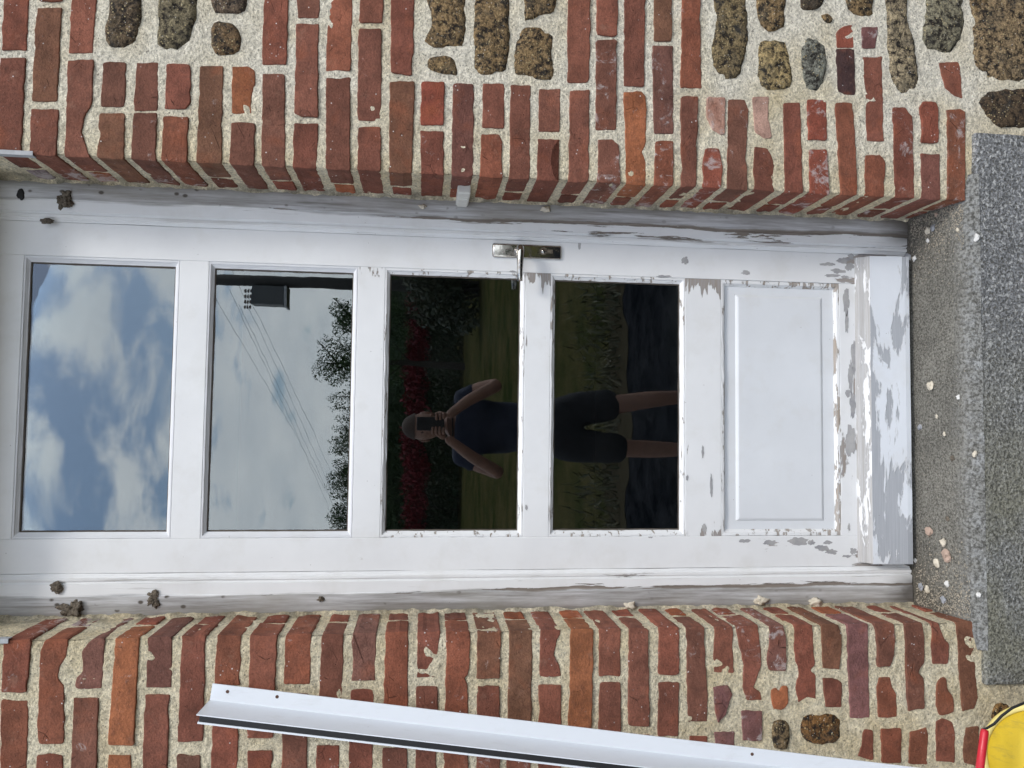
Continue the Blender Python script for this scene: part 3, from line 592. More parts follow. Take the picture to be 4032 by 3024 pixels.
# ------------------------------------------------------------------ step and threshold
zs_top = -.058
gx0, gx1 = -.648, .785
bm = bmesh.new(); bm_box(bm, gx0, gx1, -.012, .20, -.36, zs_top, .008, 3); bmesh.ops.subdivide_edges(bm, edges=[e for e in bm.edges if e.calc_length() > .1], cuts=40, use_grid_fill=True)
for v in bm.verts: v.co.y += .0025 * mnoise.noise(v.co * 25); v.co.z += .002 * mnoise.noise(v.co * 30)
st_ = bm_obj('granite_step', bm, M['granite'], smooth=True); tag(st_, 'speckled grey granite step block under the door threshold', 'step')
V, Fc = [], []; nx, ny = 150, 46
for j in range(ny + 1):
    t = j / ny; y = .215 - t * .222 - .0065 * max(0, (t - .8) / .2)
    for i in range(nx + 1):
        x = -.56 + (XR + .07 + .56) * i / nx
        if y > .0: x = min(max(x, XL - .03), XR + .03)
        z = -.001 - .030 * (t ** 1.3) - .034 * max(0, (t - .84) / .16) ** 3
        z += .0025 * mnoise.noise(Vector((x * 12, y * 12, 0))) + .0012 * mnoise.noise(Vector((x * 60, y * 60, 0)))
        V.append((x, y, z))
V2 = [(x, y - .0, z) for x, y, z in V]
for j in range(ny):
    for i in range(nx): a = j * (nx + 1) + i; Fc.append((a, a + nx + 1, a + nx + 2, a + 1))
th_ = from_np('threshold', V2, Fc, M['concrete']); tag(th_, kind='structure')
# rough dirty mortar fillet where the reveals meet the frame
def fillet(side):
    xc = XR if side > 0 else XL; V = []; Fc = []; n = 420
    for i in range(n + 1):
        z = 2.68 * i / n
        a = .007 + .006 * mnoise.noise(Vector((side, 0, z * 14))) + .004 * mnoise.noise(Vector((side, 3, z * 55))); b = .010 + .008 * mnoise.noise(Vector((side, 9, z * 11))) + .005 * mnoise.noise(Vector((side, 5, z * 60)))
        a = max(a, .001); b = max(b, .001)
        for k in range(6):
            t = k / 5; w_ = 1 + .35 * mnoise.noise(Vector((k * 1.3, side, z * 90)))
            V.append((xc + side * .004 - side * (a + .004) * t * (1 if 0 < k < 5 else 1), .1895 - b * (1 - t) ** 1.6 * w_ - (.002 if k < 5 else 0), z))
    for i in range(n):
        for k in range(5): q_ = i * 6 + k; Fc.append((q_, q_ + 1, q_ + 7, q_ + 6))
    from_np('mortar_fillet', V, Fc, M['mortar'], wall)
fillet(1); fillet(-1)
# ------------------------------------------------------------------ door frame
fr = empty('door_frame', 'weathered white wooden door frame with flaking grimy paint against the bricks', 'door frame', (.0565, .20, 0))
YF, YD = .190, .205
def post(side):
    xo = XR + .012 if side > 0 else XL - .012; xi = .4990 if side > 0 else -.3860
    s = -side; wd = abs(xo - xi)
    prof = [(0, .10), (0, 0), (wd - .054, 0), (wd - .052, .0025), (wd - .024, .0035), (wd - .022, .008), (wd - .019, .0095), (wd - .016, .0055), (wd - .010, .0055), (wd - .008, .010), (wd - .0055, .011), (wd - .004, .013), (wd, .0145), (wd, .10)]
    o = extrude_profile('frame_post', prof, Vector((xo, YF, .0)), Vector((xo, YF, 2.70)), Vector((s, 0, 0)), Vector((0, 1, 0)), M['frame'], fr, segs=90, wob=.0016)
    return o
post(1); post(-1)
box('frame_head', -.387, .50, YF + .002, YF + .1, 2.62, 2.70, M['frame'], fr, .003)
# ------------------------------------------------------------------ door
door = empty('door', 'white painted wooden door with four glass panes above a raised panel, paint flaking low down', 'door', (.0565, YD, 0))
X0, X1 = -.3855, .4985; XI0, XI1 = -.300, .412   # outer edges, inner edges of the stiles
H0 = 1.375
box('stile', XI1, X1, YD, YD + .04, .018, 2.60, M['stile'], door, .0015); box('stile', X0, XI0, YD, YD + .04, .018, 2.60, M['stile'], door, .0015)
def zat(u, Y=YD): return at(u, 1560, Y).z
rails = [(zat(69), 2.60, 'rail_up'), (zat(806), zat(690), 'rail_up'), (zat(1507), zat(1399), 'rail_mid'), (zat(2165), zat(2064), 'rail_low'), (zat(2840), zat(2698), 'rail_low'), (.03, zat(3309), 'rail_bot')]
for z0, z1, mt in rails: box('rail', XI0, XI1, YD + .0008, YD + .04, z0, z1, M[mt], door, .0012)
def ring(name, x0, x1, z0, z1, prof, mat, parent, wob=0.0):
    """mitred moulding: prof [(inset, y)] from the opening's edge inwards"""
    V = []; Fc = []; segs = []
    for ins, y in prof:
        zi = ins * .8; pts = [(x0 + ins, z0 + zi), (x1 - ins, z0 + zi), (x1 - ins, z1 - zi), (x0 + ins, z1 - zi)]
        V_ = []
        for i in range(4):
            a = Vector(pts[i]); b = Vector(pts[(i + 1) % 4])
            for k in range(24):
                p = a.lerp(b, k / 24); nn = wob * mnoise.noise(Vector((p.x * 40, ins * 900, p.y * 40))) if 0 < k else 0
                V_.append((p.x + nn, y + nn * .7, p.y + nn))
        V += V_
    n = 96
    for r_ in range(len(prof) - 1):
        for k in range(n): a = r_ * n + k; b = r_ * n + (k + 1) % n; Fc.append((a, b, b + n, a + n))
    return from_np(name, V, Fc, mat, parent, smooth=False)
panes = [(rails[1][1], rails[0][0]), (rails[2][1], rails[1][0]), (rails[3][1], rails[2][0]), (rails[4][1], rails[3][0])]
for i, (z0, z1) in enumerate(panes):
    ring('glazing_bead', XI0, XI1, z0, z1, [(0, YD + .003), (.002, YD + .001), (.006, YD + .0015), (.008, YD + .004), (.013, YD + .008), (.0155, YD + .0095), (.0165, YD + .018)], M['bead_up'] if i < 2 else M['bead_low'], door, .0006 if i < 2 else .0014)
    ring('putty_shadow', XI0, XI1, z0, z1, [(.0150, YD + .0125), (.0188, YD + .0135), (.0192, YD + .0158)], M['putty_shadow'], door, .0011)  # dark putty strip painted as the shadow line between bead and glass
    g_ = box('glass_pane', XI0 + .010, XI1 - .010, YD + .016, YD + .019, z0 + .010, z1 - .010, M['glass'], door)
    box('glass_seal', XI0 + .004, XI1 - .004, YD + .0193, YD + .030, z0 - .001, z0 + .015, M['room_wood'], door) if False else None
# panel
pz0, pz1 = rails[5][1], rails[4][0]
ring('panel_moulding', XI0, XI1, pz0, pz1, [(0, YD + .004), (.002, YD + .001), (.010, YD + .002), (.016, YD + .010), (.0175, YD + .012)], M['bead_low'], door, .0014)
V = []; Fc = []
for ins, y in [(.012, YD + .0125), (.040, YD + .0125), (.044, YD + .0095), (.047, YD + .008), (.050, YD + .0078)]:
    zl = ins if ins < .02 else ins * 1.15
    V += [(XI0 + ins, y, pz0 + zl), (XI1 - ins, y, pz0 + zl), (XI1 - ins, y, pz1 - zl), (XI0 + ins, y, pz1 - zl)]
for r_ in range(4):
    for k in range(4): a = r_ * 4 + k; b = r_ * 4 + (k + 1) % 4; Fc.append((a, b, b + 4, a + 4))
Fc.append((16, 17, 18, 19)); from_np('raised_panel', V, Fc, M['panel'], door, smooth=False)
# kick board (weather board)
kx0, kx1 = at(3500, 2219, YD - .03).x, at(3500, 1012, YD - .03).x
zt, zm = zat(3378, YD - .01), zat(3428, YD - .03)
kb = extrude_profile('weather_board', [(0, zt), (-.006, zt - .002), (-.012, zt - .006), (-.018, zt - .018), (-.026, zm + .004), (-.033, zm), (-.042, .030), (-.041, .016), (-.034, .012), (0, .012)], Vector((kx0, YD, 0)), Vector((kx1, YD, 0)), Vector((0, 1, 0)), Vector((0, 0, 1)), M['kick'], door, segs=60, wob=.0006)
# the ledge on top is more weathered than the face
kb.data.materials.append(M['kick_top'])
for p in kb.data.polygons:
    c = sum((Vector(kb.data.vertices[v].co) for v in p.vertices), Vector()) / len(p.vertices)
    if c.z > zm - .001: p.material_index = 1
# chips where the paint is gone
bare = G('bare_primer', .85); _n = bare.noise(70, 4, .7, st=(.3, 1, .3)); bare.col(bare.mix(bare.step(_n, .35, .65), (.30, .30, .31, 1), (.44, .43, .42, 1))); bare.bump(_n, .001); bare = bare.m
def chip(u, v, du, dv, Y=None, seed=0):
    Y = YD - .0003 if Y is None else Y; V = []; n = 30
    for k in range(n):
        a = 2 * PI * k / n; r_ = 1 + .55 * mnoise.noise(Vector((math.cos(a) * 1.6, math.sin(a) * 1.6, seed * 3.1))) + .35 * mnoise.noise(Vector((math.cos(a) * 5, math.sin(a) * 5, seed)))
        p = at(u + du * math.cos(a) * r_, v + dv * math.sin(a) * r_, Y); V.append((p.x, Y, p.z))
    V += [(x, Y + .0006, z) for x, y, z in V]
    Fc = [tuple(range(n))] + [(k, n + k, n + (k + 1) % n, (k + 1) % n) for k in range(n)]
    from_np('paint_chip', V, Fc, bare, door, smooth=False)
for i, c_ in enumerate([(2697, 1027, 15, 13), (2938, 1074, 18, 8), (2612, 1088, 26, 5), (3262, 1040, 30, 7), (3300, 1068, 26, 10), (3318, 1025, 26, 9), (3275, 1085, 32, 5), (3345, 1050, 16, 14), (3328, 1090, 16, 5), (3350, 1010, 12, 12),
    (2933, 2130, 22, 7), (3030, 2136, 26, 10), (3140, 2130, 42, 14), (3195, 2136, 12, 10), (3235, 2158, 26, 12), (3275, 2172, 24, 10), (3262, 2136, 16, 7), (3360, 2170, 14, 14), (3335, 2190, 18, 5), (2560, 2116, 9, 3),
    (2767, 1780, 5, 26), (2801, 1915, 5, 38), (2773, 2078, 8, 16), (2706, 1880, 4, 12), (3333, 1190, 14, 50), (3335, 1270, 6, 40), (3338, 1548, 9, 15), (3362, 1400, 10, 60), (3350, 1480, 9, 60), (3358, 1590, 12, 46), (3350, 1740, 18, 62), (2072, 2000, 5, 10), (2282, 960, 5, 22), (3343, 2075, 5, 14), (2018, 1068, 12, 3)]):
    chip(*c_, seed=i + 1)
# handle
hp = at(2073, 990, YD); hz0, hz1 = at(2209, 995, YD).z, at(1938, 985, YD).z; hx0, hx1 = at(2073, 1018, YD).x, at(2073, 964, YD).x
bm = bmesh.new(); bm_box(bm, hx0, hx1, YD - .0085, YD + .001, hz0, hz1, .0055, 4); plate = bm_obj('handle_plate', bm, M['chrome'], door, smooth=True); plate['label'] = 'worn chrome lever handle plate with keyhole'
pz = at(2041, 987, YD).z; pxx = (hx0 + hx1) / 2 + .001
bm = bmesh.new(); tube_bm(bm, [(pxx, YD - .007, pz), (pxx, YD - .014, pz)], [.0125, .0115], 24); tube_bm(bm, [(pxx, YD - .012, pz), (pxx, YD - .040, pz)], [.0085, .008], 16)
bm_obj('collar', bm, M['chrome'], plate, smooth=True)
bm = bmesh.new(); ex = at(2040, 1106, YD - .045).x
pts = [(pxx + .003, YD - .036, pz), (pxx - .001, YD - .044, pz), (pxx - .012, YD - .048, pz), (pxx - .04, YD - .049, pz + .001), (ex + .02, YD - .047, pz + .001), (ex, YD - .045, pz)]
tube_bm(bm, pts, [.008, .0105, .0105, .009, .0075, .007], 18); bm_obj('lever', bm, M['chrome'], plate, smooth=True)
kz = at(2138, 989, YD).z
bm = bmesh.new(); tube_bm(bm, [(pxx, YD - .006, kz), (pxx, YD - .0112, kz)], .0105, 24); bm_box(bm, pxx - .0055, pxx + .0055, YD - .0108, YD - .006, kz - .026, kz - .004, .002); bm_obj('lock_cylinder', bm, M['mud'], plate)
bm = bmesh.new(); tube_bm(bm, [(pxx, YD - .011, kz), (pxx, YD - .0125, kz)], .0075, 20); bm_obj('key_barrel', bm, M['chrome'], plate, smooth=True)
bm = bmesh.new(); bm_box(bm, pxx - .0012, pxx + .0012, YD - .0132, YD - .012, kz - .0045, kz + .003, 0); bm_obj('keyhole', bm, M['black'], plate)
# ------------------------------------------------------------------ small things on wall and frame
# white plastic contact on the right reveal
c0 = at(1822, 772, .15)
ct = empty('door_contact', 'small ivory plastic contact clipped to the brick reveal beside the door', 'contact', (XR, .13, c0.z))
box('contact_body', XR - .020, XR + .004, .075, .189, c0.z - .0165, c0.z + .0165, M['plastic'], ct, .003)
box('contact_cover', XR - .0235, XR - .0195, .120, .186, c0.z - .013, c0.z + .013, M['room_wood'] if False else M['plastic'], ct, .0015)
_g = G('dull_white_metal', .5); _g.col(_g.mul((.40, .41, .42, 1), _g.step(_g.noise(40, 4), .3, .7, .7, 1.1))); M['strip'] = _g.m
# white metal strips capping the arrises at the top of the opening
e1 = extrude_profile('edge_strip', [(0, 0), (.0, -.004), (-.010, -.004), (-.010, -.0025), (-.002, -.0025), (-.002, .014), (0, .014)], Vector((XR - .0035, -.002, at(133, 622, 0).z)), Vector((XR - .0035, -.002, 2.7)), Vector((-1, 0, 0)), Vector((0, 1, 0)), M['strip']); tag(e1, 'thin white metal edge strip on the brick corner right of the door head', 'edge strip')
e2 = extrude_profile('edge_strip', [(0, 0), (.0, -.004), (-.010, -.004), (-.010, -.0025), (-.002, -.0025), (-.002, .014), (0, .014)], Vector((XL + .0035, -.002, at(38, 2508, 0).z)), Vector((XL + .0035, -.002, 2.7)), Vector((1, 0, 0)), Vector((0, 1, 0)), M['strip']); tag(e2, 'thin white metal edge strip on the brick corner left of the door head', 'edge strip')
def clump(name, p, r, mat, label, cat, sq=(1, 1, 1), seed=0, sub=3, amp=.5, group=None):
    bm = bmesh.new(); bmesh.ops.create_icosphere(bm, subdivisions=sub, radius=1)
    for v in bm.verts:
        d = 1 + amp * mnoise.noise(v.co * 1.3 + Vector((seed, 0, 0))) + amp * .6 * mnoise.noise(v.co * 3.1 + Vector((0, seed, 0))) + amp * .3 * mnoise.noise(v.co * 7)
        v.co = Vector((v.co.x * sq[0], v.co.y * sq[1], v.co.z * sq[2])) * r * d
    o = bm_obj(name, bm, mat, smooth=sub > 2); o.location = p; tag(o, label, cat, group); return o
def onframe(u, v, Y=YF): return at(u, v, Y)
clump('mud_nest', onframe(255, 788), .022, M['mud'], 'bark-like strip of dried mud nest high on the right frame post', 'mud nest', (.9, .35, .75), 3, 4, .9)
clump('mud_nest', onframe(82, 766), .012, M['black'], 'dark square hole of a nest at the very top of the right frame post', 'mud nest', (1.2, .25, .8), 9, 3, .3)
clump('mud_nest', onframe(222, 2313), .012, M['mud'], 'small round mud nest high on the inner edge of the left frame post', 'mud nest', (1, .5, 1), 5, 4, .6)
clump('mud_nest', onframe(288, 2398), .022, M['mud'], 'largest crumbly mud nest high on the left frame post touching the bricks', 'mud nest', (.8, .5, 1.1), 7, 4, 1.0)
clump('mud_nest', onframe(602, 2364), .015, M['mud'], 'pale scrap of old nest stuck halfway across the left frame post beside the top pane', 'mud nest', (1, .3, .9), 15, 4, 1.1)
clump('mud_nest', onframe(185, 872), .009, M['mud'], 'small mud lump stuck on the bead beside the top right pane corner', 'mud nest', (.7, .5, 1.6), 25, 3, .8)
clump('mud_nest', onframe(1263, 2358), .008, M['mud'], 'tiny dark nest scrap on the left frame post beside the second pane', 'mud nest', (.9, .5, 1), 35, 3, .8)
for u, v, r, s, lb in [(2480, 2383, .011, 3, 'pale mortar lump stuck between left frame post and bricks beside the fourth pane'), (2995, 2366, .012, 4, 'crumbly mortar lump at the left frame post beside the door panel'), (3210, 2372, .012, 5, 'lowest mortar lump between the left frame post and the bricks'), (2150, 824, .009, 6, 'pale mortar crumb on the right frame post level with the door handle lock'), (1663, 812, .006, 7, 'thin mortar flake on the right frame post above the plastic contact')]:
    clump('mortar_lump', onframe(u, v, .186), r, M['crumb'], lb, 'mortar lump', (.8, .6, 1.3), s, 3, .9)
# crumbs on the threshold
def onsill(u, v):
    D = _r * ((u - UC) / F_PX) + _d * ((v - VC) / F_PX) + _f
    best = None
    for k in range(200):
        y = .20 - k * .0011; t = (.215 - y) / .222; z = -.001 - .030 * t ** 1.3 - .022 * max(0, (t - .86) / .14) ** 2
        p = CAM + D * ((y - CAM.y) / D.y); e_ = abs(p.z - z)
        if best is None or e_ < best[0]: best = (e_, Vector((p.x, y, z)))
    return best[1]
CR = [(3669, 1518, .011, 'crumb', 'largest sandy mortar crumb lying in front of the middle of the weather board'), (3775, 1563, .006, 'crumb_w', 'white chip near the step edge just left of the largest central crumb'), (3624, 1681, .007, 'crumb_g', 'pale grey flake close to the weather board left of the centre'),
 (3690, 1639, .005, 'crumb', 'small yellowish crumb left of the largest central crumb'), (3720, 1709, .005, 'crumb', 'amber crumb midway across the threshold left of centre'), (3841, 1789, .008, 'crumb', 'flat tan crumb on the outer edge of the threshold'),
 (3754, 1804, .007, 'mud', 'brown bark-like scrap lying on the threshold'), (3732, 2042, .006, 'mud', 'round brown pebble on the left half of the threshold'), (3663, 2091, .012, 'crumb_r', 'pinkish round crumb before the left end of the weather board'),
 (3720, 2136, .011, 'crumb', 'sandy crumb just left of the pinkish round one'), (3733, 2187, .014, 'crumb_r', 'largest elongated pinkish crumb before the left jamb'), (3693, 2218, .010, 'crumb', 'greenish beige crumb beside the largest pinkish one'),
 (3606, 2207, .006, 'crumb_w', 'white chip at the left end of the weather board'), (3733, 2299, .008, 'crumb_w', 'bright white paint chip before the left jamb'), (3630, 2310, .009, 'crumb_g', 'grey pebble at the foot of the left frame post'),
 (3653, 2322, .009, 'crumb', 'sandy pebble touching the grey one at the left frame post'), (3717, 2361, .009, 'crumb_g', 'bluish grey pebble in the left corner of the threshold'), (3855, 2342, .007, 'crumb_w', 'white angular chip near the outer left edge of the threshold'),
 (3578, 1012, .010, 'crumb_g', 'pale grey pebble at the right corner of the weather board'), (3603, 1018, .007, 'crumb_w', 'small white pebble next to the one at the right corner of the weather board'), (3655, 908, .009, 'crumb', 'pale pebble before the right frame post'), (3676, 898, .008, 'crumb_g', 'grey pebble outward of the pale one before the right frame post'),
 (3848, 937, .010, 'crumb_w', 'largest white chip on the outer right edge of the threshold'), (3656, 948, .006, 'crumb_w', 'small white chip below the right frame post pebbles'), (3773, 905, .005, 'crumb', 'yellow crumb between the right frame post and the outer edge'), (3688, 845, .005, 'crumb_r', 'red brick crumb in the right corner of the threshold')]
for i, (u, v, r, mt, lb) in enumerate(CR):
    p = onsill(u, v); p.z += r * .35
    clump('crumb', p, r, M[mt], lb, 'crumb', (1.1, 1.0, .6), i * 3.3, 2, .55, 'crumbs and chips lying on the threshold')
V, Fc = [], []
for i in range(2600):
    sidec = random.random(); 
    if sidec < .40: x = XR - abs(random.gauss(0, .07)) ; y = random.uniform(0, .18)
    elif sidec < .80: x = XL + abs(random.gauss(0, .07)); y = random.uniform(0, .18)
    else: x = random.uniform(XL, XR); y = random.uniform(.0, .15)
    if not (XL + .005 < x < XR - .005): continue
    t = (.215 - y) / .222; z = -.001 - .030 * t ** 1.3; r = random.uniform(.0006, .0024) * (1.25 if sidec < .8 else .7); n = len(V)
    for dx_, dy_, dz_ in ((1, 0, 0), (0, 1, 0), (-1, 0, 0), (0, -1, 0), (0, 0, 1), (0, 0, -1)): V.append((x + dx_ * r * random.uniform(.6, 1.3), y + dy_ * r * random.uniform(.6, 1.3), z + r * .4 + dz_ * r * .7))
    for f in ((0, 1, 4), (1, 2, 4), (2, 3, 4), (3, 0, 4), (1, 0, 5), (2, 1, 5), (3, 2, 5), (0, 3, 5)): Fc.append(tuple(n + k for k in f))
tag(from_np('grit', V, Fc, plain('grit_mineral', (.34, .30, .235), .95), None, 'stuff', smooth=False), 'fine pale mortar grit scattered in the corners of the threshold', 'grit')
# ------------------------------------------------------------------ white profile leaning on the wall
pa = at(838, 2690, -.012); pb = at(3600, 3020, -.10)
dirv = (pb - pa).normalized(); tb = (-.36 - pa.z) / dirv.z; pe = pa + dirv * tb
exv = Vector((-1, 0, 0)); exv = (exv - dirv * exv.dot(dirv)).normalized(); eyv = exv.cross(dirv).normalized()
if eyv.y > 0: eyv = -eyv
W1, FD = .036, .090
pr = empty('cover_profile', 'long white aluminium corner profile with a black seal leaning on the left brickwork', 'profile', tuple(pe))
extrude_profile('flange', [(0, 0), (0, .0022), (W1 - .002, .0022), (W1, .004), (W1, FD), (W1 + .0022, FD), (W1 + .0022, 0)], pa, pe, exv, eyv, M['pvc'], pr)
extrude_profile('seal', [(W1 + .0024, 0), (W1 + .0024, FD - .005), (W1 + .0165, FD - .005), (W1 + .0165, 0)], pa + dirv * .006, pe, exv, eyv, M['black'], pr)
extrude_profile('outer_lip', [(W1 + .0167, -.0005), (W1 + .0167, FD - .003), (W1 + .0205, FD - .003), (W1 + .0205, -.0005)], pa + dirv * .004, pe, exv, eyv, M['pvc'], pr)
M['rust'] = plain('rusty_hole', (.10, .05, .035), .8)
for u, v in ((897, 2722), (1092, 2742), (2960, 2968)):
    # screw holes in the narrow strip
    D = at(u, v, -.02) - CAM; s_ = (pa - CAM).dot(eyv) / D.dot(eyv); p = CAM + D * s_ + eyv * .0024
    bm = bmesh.new(); tube_bm(bm, [p - eyv * .001, p + eyv * .0004], .0038, 14); bm_obj('screw_hole', bm, M['rust'], pr)
# ------------------------------------------------------------------ yellow lid, red tube, black cord at lower left
yg = G('scuffed_yellow_plastic', .45); yg.col(yg.mix(yg.step(yg.noise(45, 6, .7, st=(1, .3, .3)), .56, .72, 0, .65), (.66, .47, .035, 1), (.36, .27, .06, 1))); yg.bump(yg.noise(60, 4), .001); yl = yg.m; ylr = plain('pale_yellow_plastic', (.72, .60, .20), .5); rd = plain('red_plastic', (.55, .02, .035), .35)
Rl = .136; yc = at(4122, 3016, -.16)
cn = (CAM - yc).normalized(); cn = (cn + Vector((0, -.1, .35))).normalized()
u_ = cn.cross(Vector((1, 0, 0))).normalized(); v_ = cn.cross(u_).normalized()
ld = empty('round_lid', 'round yellow plastic lid with a paler raised rim standing against the wall foot', 'lid', tuple(yc))
def disc(name, prof, mat, parent):
    V = []; Fc = []; n = 72
    for r, h in prof:
        for k in range(n): a = 2 * PI * k / n; V.append(tuple(yc + (u_ * math.cos(a) + v_ * math.sin(a)) * r + cn * h))
    for i in range(len(prof) - 1):
        for k in range(n): a = i * n + k; b = i * n + (k + 1) % n; Fc.append((a, b, b + n, a + n))
    o = from_np(name, V, Fc, mat, parent); bm = bmesh.new(); bm.from_mesh(o.data); bmesh.ops.recalc_face_normals(bm, faces=bm.faces[:]); bm.to_mesh(o.data); bm.free(); return o
disc('lid_disc', [(.0005, .004), (Rl - .016, .002), (Rl - .014, -.02), (.0005, -.02)], yl, ld)
disc('lid_rim', [(Rl - .015, -.012), (Rl - .0155, .004), (Rl - .013, .009), (Rl - .006, .010), (Rl - .001, .007), (Rl, -.001), (Rl - .002, -.020), (Rl - .013, -.020), (Rl - .015, -.012)], ylr, ld)
pq = [at(u, v, -.19) for u, v in ((4110, 2752), (4070, 2755), (4032, 2768), (3985, 2788), (3945, 2818), (3915, 2850), (3885, 2868), (3868, 2871))]
bm = bmesh.new(); tube_bm(bm, pq, [.003, .003, .003, .003, .003, .003, .0025, .002], 8); tag(bm_obj('cord', bm, M['black'], smooth=True), 'black rubber cord curving over the rim of the yellow lid', 'cord')
r0, r1 = at(3878, 2873, -.20), at(3846, 3120, -.23)
bm = bmesh.new(); tube_bm(bm, [r0, r0.lerp(r1, .05), r1], [.0075, .0088, .0088], 18); tag(bm_obj('handle_tube', bm, rd, smooth=True), 'red plastic tube beside the yellow lid at the wall foot', 'tube')
# ------------------------------------------------------------------ dim room behind the glass
rm = []
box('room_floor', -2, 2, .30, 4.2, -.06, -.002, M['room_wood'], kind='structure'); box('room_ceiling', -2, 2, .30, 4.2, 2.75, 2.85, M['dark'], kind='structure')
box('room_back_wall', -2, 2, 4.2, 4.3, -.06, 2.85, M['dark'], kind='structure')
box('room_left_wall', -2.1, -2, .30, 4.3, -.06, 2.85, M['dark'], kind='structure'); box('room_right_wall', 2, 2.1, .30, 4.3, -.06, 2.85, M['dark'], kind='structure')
# ------------------------------------------------------------------ garden behind the camera, seen mirrored in the panes
GZ = -.36
def gravel_mat():
    g = G('dark_gravel', .95, spec=0.0); n = g.noise(5, 7, .8); g.col(g.mix(g.step(n, .40, .66), (.004, .005, .007, 1), (.026, .027, .031, 1))); g.bump(n, .02); return g.m
def grass_mat():
    g = G('lawn_grass', .95, spec=0.0); n = g.noise(1.2, 5, .7); k = g.noise(26, 3, .7)
    g.col(g.mul(g.mix(g.step(n, .35, .65), (.030, .042, .012, 1), (.095, .080, .034, 1)), g.step(k, .3, .7, .6, 1.3))); g.bump(k, .03); return g.m
def leaf_mat(name, a, b):
    g = G(name, .6); oi = nd(g.t, 'ShaderNodeNewGeometry'); g.col(g.mix(oi.outputs['Random Per Island'], a + (1,), b + (1,))); return g.m
gv = gravel_mat(); gm = grass_mat()
def sheet(name, x0, x1, y0, y1, z, mat, nseg=1):
    o = from_np(name, [(x0, y0, z), (x1, y0, z), (x1, y1, z), (x0, y1, z)], [(0, 1, 2, 3)], mat); o['kind'] = 'structure'; return o
sheet('ground', -600, 600, -900, .3, GZ - .004, gm); sheet('gravel_path', -14, 14, -4.3, .05, GZ, gv)
bk = from_np('earth_border', [(x, y + .5 * mnoise.noise(Vector((x * 1.7, y, 0))) + .25 * mnoise.noise(Vector((x * 5, y, 0))), GZ + .004) for y in (-4.9, -4.25) for x in [(-14 + i * .14) for i in range(201)]], [(i, i + 1, i + 202, i + 201) for i in range(200)], plain('dry_earth', (.05, .042, .026), .95, 0.0, 0.0)); bk['kind'] = 'structure'
def leaves(V, Fc, c, r, n, s):
    n = int(n)
    for _ in range(n):
        while True:
            d = Vector((random.uniform(-1, 1), random.uniform(-1, 1), random.uniform(-1, 1)))
            if .25 < d.length <= 1: break
        p = Vector((c[0] + d.x * r[0], c[1] + d.y * r[1], c[2] + d.z * r[2])); a = Vector((random.gauss(0, 1), random.gauss(0, 1), random.gauss(0, 1))).normalized(); b = a.orthogonal().normalized(); k = s * random.uniform(.6, 1.4)
        i = len(V); V += [tuple(p - a * k), tuple(p + b * k * .45), tuple(p + a * k), tuple(p - b * k * .45)]; Fc.append((i, i + 1, i + 2, i + 3))
Lg = leaf_mat('dark_green_leaves', (.018, .040, .012), (.05, .085, .025)); Lr = leaf_mat('crimson_leaves', (.13, .010, .018), (.24, .03, .035)); Lb = leaf_mat('shrub_leaves', (.015, .03, .012), (.06, .06, .03)); Lt = leaf_mat('tree_leaves', (.03, .065, .02), (.08, .13, .045))
bark = plain('bark', (.035, .03, .024), .95, 0.0, .1)
V, Fc = [], []
for i in range(46): leaves(V, Fc, (-22 + i * .98, -34.5 + random.uniform(-.3, .3), GZ + 2.1), (1.0, .9, 2.45 + random.uniform(-.25, .35)), 420, .17)
hd = empty('hedge', 'tall dark green hedge mirrored in the third pane behind the crimson shrubs', 'hedge', (0, -34.5, GZ)); from_np('foliage', V, Fc, Lg, hd, smooth=False)
bm = bmesh.new(); bm_box(bm, -22.5, 22.8, -35.0, -34.2, GZ, GZ + 3.9); bmesh.ops.subdivide_edges(bm, edges=bm.edges[:], cuts=30, use_grid_fill=True)
for v in bm.verts: v.co += Vector((0, .35, .5)) * mnoise.noise(v.co * 1.1)
bm_obj('inner_growth', bm, Lg, hd)
bm = bmesh.new(); [tube_bm(bm, [(-22 + i * .98, -34.5, GZ), (-22 + i * .98 + random.uniform(-.2, .2), -34.5, GZ + 3.2)], [.06, .03], 6) for i in range(46)]; bm_obj('stems', bm, bark, hd)
V, Fc = [], []
for i in range(5200):
    x = random.uniform(-7, 7); y = -4.3 - abs(random.gauss(0, .9)); hh_ = random.uniform(.04, .16); i0 = len(V); a = random.uniform(0, 6.28); dx_, dy_ = .012 * math.cos(a), .012 * math.sin(a); lx, ly = random.gauss(0, .05), random.gauss(0, .05)
    V += [(x - dx_, y - dy_, GZ), (x + dx_, y + dy_, GZ), (x + lx, y + ly, GZ + hh_)]; Fc.append((i0, i0 + 1, i0 + 2))
tag(from_np('grass_tufts', V, Fc, leaf_mat('grass_blades', (.03, .04, .012), (.12, .105, .05)), None, 'stuff', smooth=False), 'ragged grass tufts along the border of the dark gravel path', 'grass')
names = ['mirrored in the middle of the third pane', 'mirrored at the right of the third pane', 'mirrored at the left of the third pane', 'far left of the mirrored garden', 'far right of the mirrored garden']
